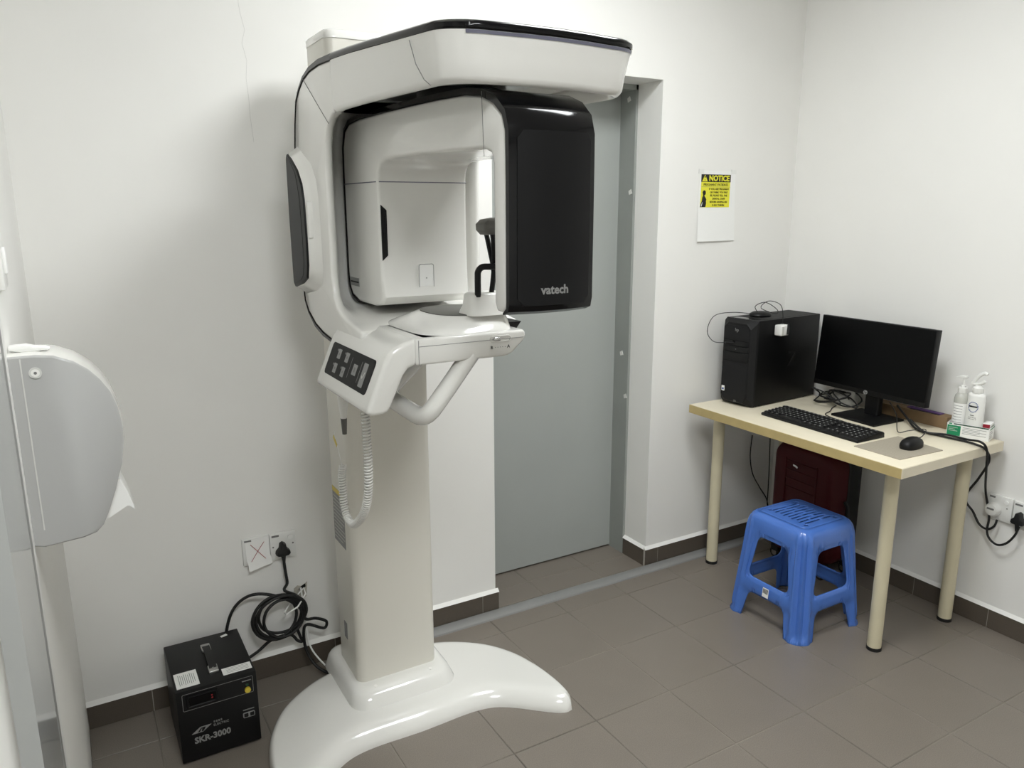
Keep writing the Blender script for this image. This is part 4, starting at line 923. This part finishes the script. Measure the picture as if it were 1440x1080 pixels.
# ================================================================== STOOL
STO = (2.368, 1.853, 0)
stl = thing('plastic_stool', 'blue plastic stool with slotted seat in front of the desk', 'stool', STO)
HH, RR = .425, .034                       # height, roll-over radius at the seat edge
ZS = HH-RR
arcL = RR*math.pi/2
def half(z): return .146+(.180-.146)*(1-z/ZS)**1.05 if z < ZS else .146
def smap(u, v):
    """u in -1..1 along one side (corner to corner), v height along the surface -> point on the front (-y) side"""
    if v <= ZS: h, z, ins = half(v), v, 0
    else:
        a = min((v-ZS)/RR, math.pi/2); h = .146; z = ZS+RR*math.sin(a); ins = RR*(1-math.cos(a))
    r = .30*h; u0 = .70; au = abs(u); hh = h-ins; r = max(r-ins*.5, .012); sg_ = 1 if u >= 0 else -1
    if au <= u0: x, y, nx, ny = au/u0*(hh-r), -hh, 0, -1
    else:
        an = (au-u0)/(1-u0)*math.pi/4; x = hh-r+r*math.sin(an); y = -(hh-r)-r*math.cos(an); nx, ny = math.sin(an), -math.cos(an)
    # fluting of the corner legs
    fl = 0
    if au > .66: fl = .0068*math.cos((au-1)/.34*2*math.pi*1.5)*sstep(au, .66, .74)*(1-sstep(v, ZS-.03, ZS+.03))*sstep(v, .004, .035)
    if v < .02 and au > .6: fl += .009*(1-v/.02)**2*sstep(au, .6, .78)
    return sg_*(x+nx*fl), y+ny*fl, z
def wpoly(top, bot, ut, ub, r, n=5, arch=False):
    """rounded trapezoid in (u, v); scale for rounding: u*0.16 m"""
    S_ = .165; pts = []
    C_ = [(-ub*S_, bot), (ub*S_, bot), (ut*S_, top), (-ut*S_, top)]
    for i in range(4):
        p, a, b = Vector(C_[i]), Vector(C_[i-1]), Vector(C_[(i+1) % 4])
        rr_ = r if (i >= 2 or not arch) else .0005
        p1_ = p+(a-p).normalized()*rr_; p2_ = p+(b-p).normalized()*rr_
        for k in range(n+1):
            t = k/n; q = p1_*(1-t)**2+p*2*t*(1-t)+p2_*t*t; pts.append((q.x/S_, q.y))
    return pts
WIN = wpoly(.338, .170, .47, .60, .030); ARC = wpoly(.108, -.01, .50, .60, .028, arch=True)
LIP = wpoly(.356, .158, .56, .68, .040)
def inpoly(p, P):
    x, y = p; c_ = False; n = len(P)
    for i in range(n):
        (x1, y1), (x2, y2) = P[i], P[i-1]
        if (y1 > y) != (y2 > y) and x < (x2-x1)*(y-y1)/(y2-y1)+x1: c_ = not c_
    return c_
vs, es = [], []
def loop(P):
    n0 = len(vs); vs.extend(Vector(p) for p in P); es.extend((n0+i, n0+(i+1) % len(P)) for i in range(len(P)))
VT = ZS+arcL
bd = [(-1+2*k/40, 0) for k in range(40)]+[(1, VT*k/30) for k in range(30)]+[(1-2*k/40, VT) for k in range(40)]+[(-1, VT-VT*k/30) for k in range(30)]
loop(bd); loop(WIN); loop([(x, max(y, .0004)) if False else (x, y) for x, y in ARC]); loop(LIP)
for i in range(1, 40):
    for j in range(1, 30):
        p = (-1+2*i/40, VT*j/30); vs.append(Vector(p))
for k in range(-19, 20):
    for v in (ZS+arcL*.2, ZS+arcL*.5, ZS+arcL*.8, .006, .013): vs.append(Vector((k/20+.012, v)))
V2, E2, F2, *_ = delaunay_2d_cdt(vs, es, [], 0, 1e-5)
tris = []
for f in F2:
    cx_ = sum(V2[i].x for i in f)/len(f); cy_ = sum(V2[i].y for i in f)/len(f)
    if cy_ < 0 or inpoly((cx_, cy_), WIN) or inpoly((cx_, cy_), ARC): continue
    tris.append(tuple(f))
mb = MB()
for q in range(4):
    a = q*math.pi/2; P = []
    for p in V2:
        x, y, z = smap(p.x, max(p.y, 0))
        if inpoly((p.x, p.y), LIP) or (p.y < .150 and abs(p.x) < .66 and p.y > .0): y += .0045
        if .118 < p.y < .160 and abs(p.x) < .72: y -= .005
        P.append((x*math.cos(a)-y*math.sin(a)+STO[0], x*math.sin(a)+y*math.cos(a)+STO[1], z))
    mb.add(P, tris)
fr_o = build('frame', mb, 'stool', stl, STO, angle=55)
sm = fr_o.modifiers.new('wall', 'SOLIDIFY'); sm.thickness = .004; sm.offset = -1
# seat: plate with slots
vs, es = [], []
edge = []
for q in range(4):
    a = q*math.pi/2
    for k in range(40):
        x, y, z = smap(-1+2*k/40, VT); edge.append((x*math.cos(a)-y*math.sin(a), x*math.sin(a)+y*math.cos(a)))
loop(edge)
holes = []
def slot(cx_, cy_, L_, w_=.0038):
    P = []
    for k in range(6): t = math.pi/2+math.pi*k/5; P.append((cx_-L_/2+w_*math.cos(t), cy_+w_*math.sin(t)))
    for k in range(6): t = -math.pi/2+math.pi*k/5; P.append((cx_+L_/2+w_*math.cos(t), cy_+w_*math.sin(t)))
    holes.append(P); loop(P)
for k in range(9):
    y = -.076+.019*k
    for cx_, L_ in (((-.052, .045), (.022, .07)) if k % 2 else ((-.03, .075), (.05, .04))): slot(cx_, y, L_)
for p in ((-.075, .085), (.075, .085), (-.078, -.088), (.078, -.088)): slot(*p, .004, .006)
for i in range(-11, 12):
    for j in range(-11, 12): vs.append(Vector((i*.0095+.0007, j*.0095+.0011)))
V2, E2, F2, *_ = delaunay_2d_cdt(vs, es, [], 0, 1e-5)
mb = MB(); tr = []
for f in F2:
    c_ = (sum(V2[i].x for i in f)/len(f), sum(V2[i].y for i in f)/len(f))
    if not inpoly(c_, edge) or any(inpoly(c_, h) for h in holes): continue
    tr.append(tuple(f))
mb.add([(p.x+STO[0], p.y+STO[1], HH+.004*(1-(max(abs(p.x), abs(p.y))/.112)**2)) for p in V2], tr)
se = build('seat', mb, 'stool', stl, STO, angle=55)
sm = se.modifiers.new('wall', 'SOLIDIFY'); sm.thickness = .004; sm.offset = -1
# barcode sticker on the left side stretcher
x, y, z = smap(.10, .140)
pt = lambda u_, v_, o: (lambda s_: (STO[0]+s_[1]-o-.006, STO[1]-s_[0], s_[2]))(smap(u_, v_))
st = build('barcode_label', MB().sheet([[pt(-.05+.17*j/3, .121+.037*i/3, .001) for j in range(4)] for i in range(4)], (-.0006, 0, 0)), 'paper', stl, STO)
for k in range(6): build('barcode_bar', MB().sheet([[pt(-.034+.024*k+.013*j, .136+.018*i, .0018) for j in range(2)] for i in range(2)], (-.0004, 0, 0)), 'ink', st, STO, smooth=False)
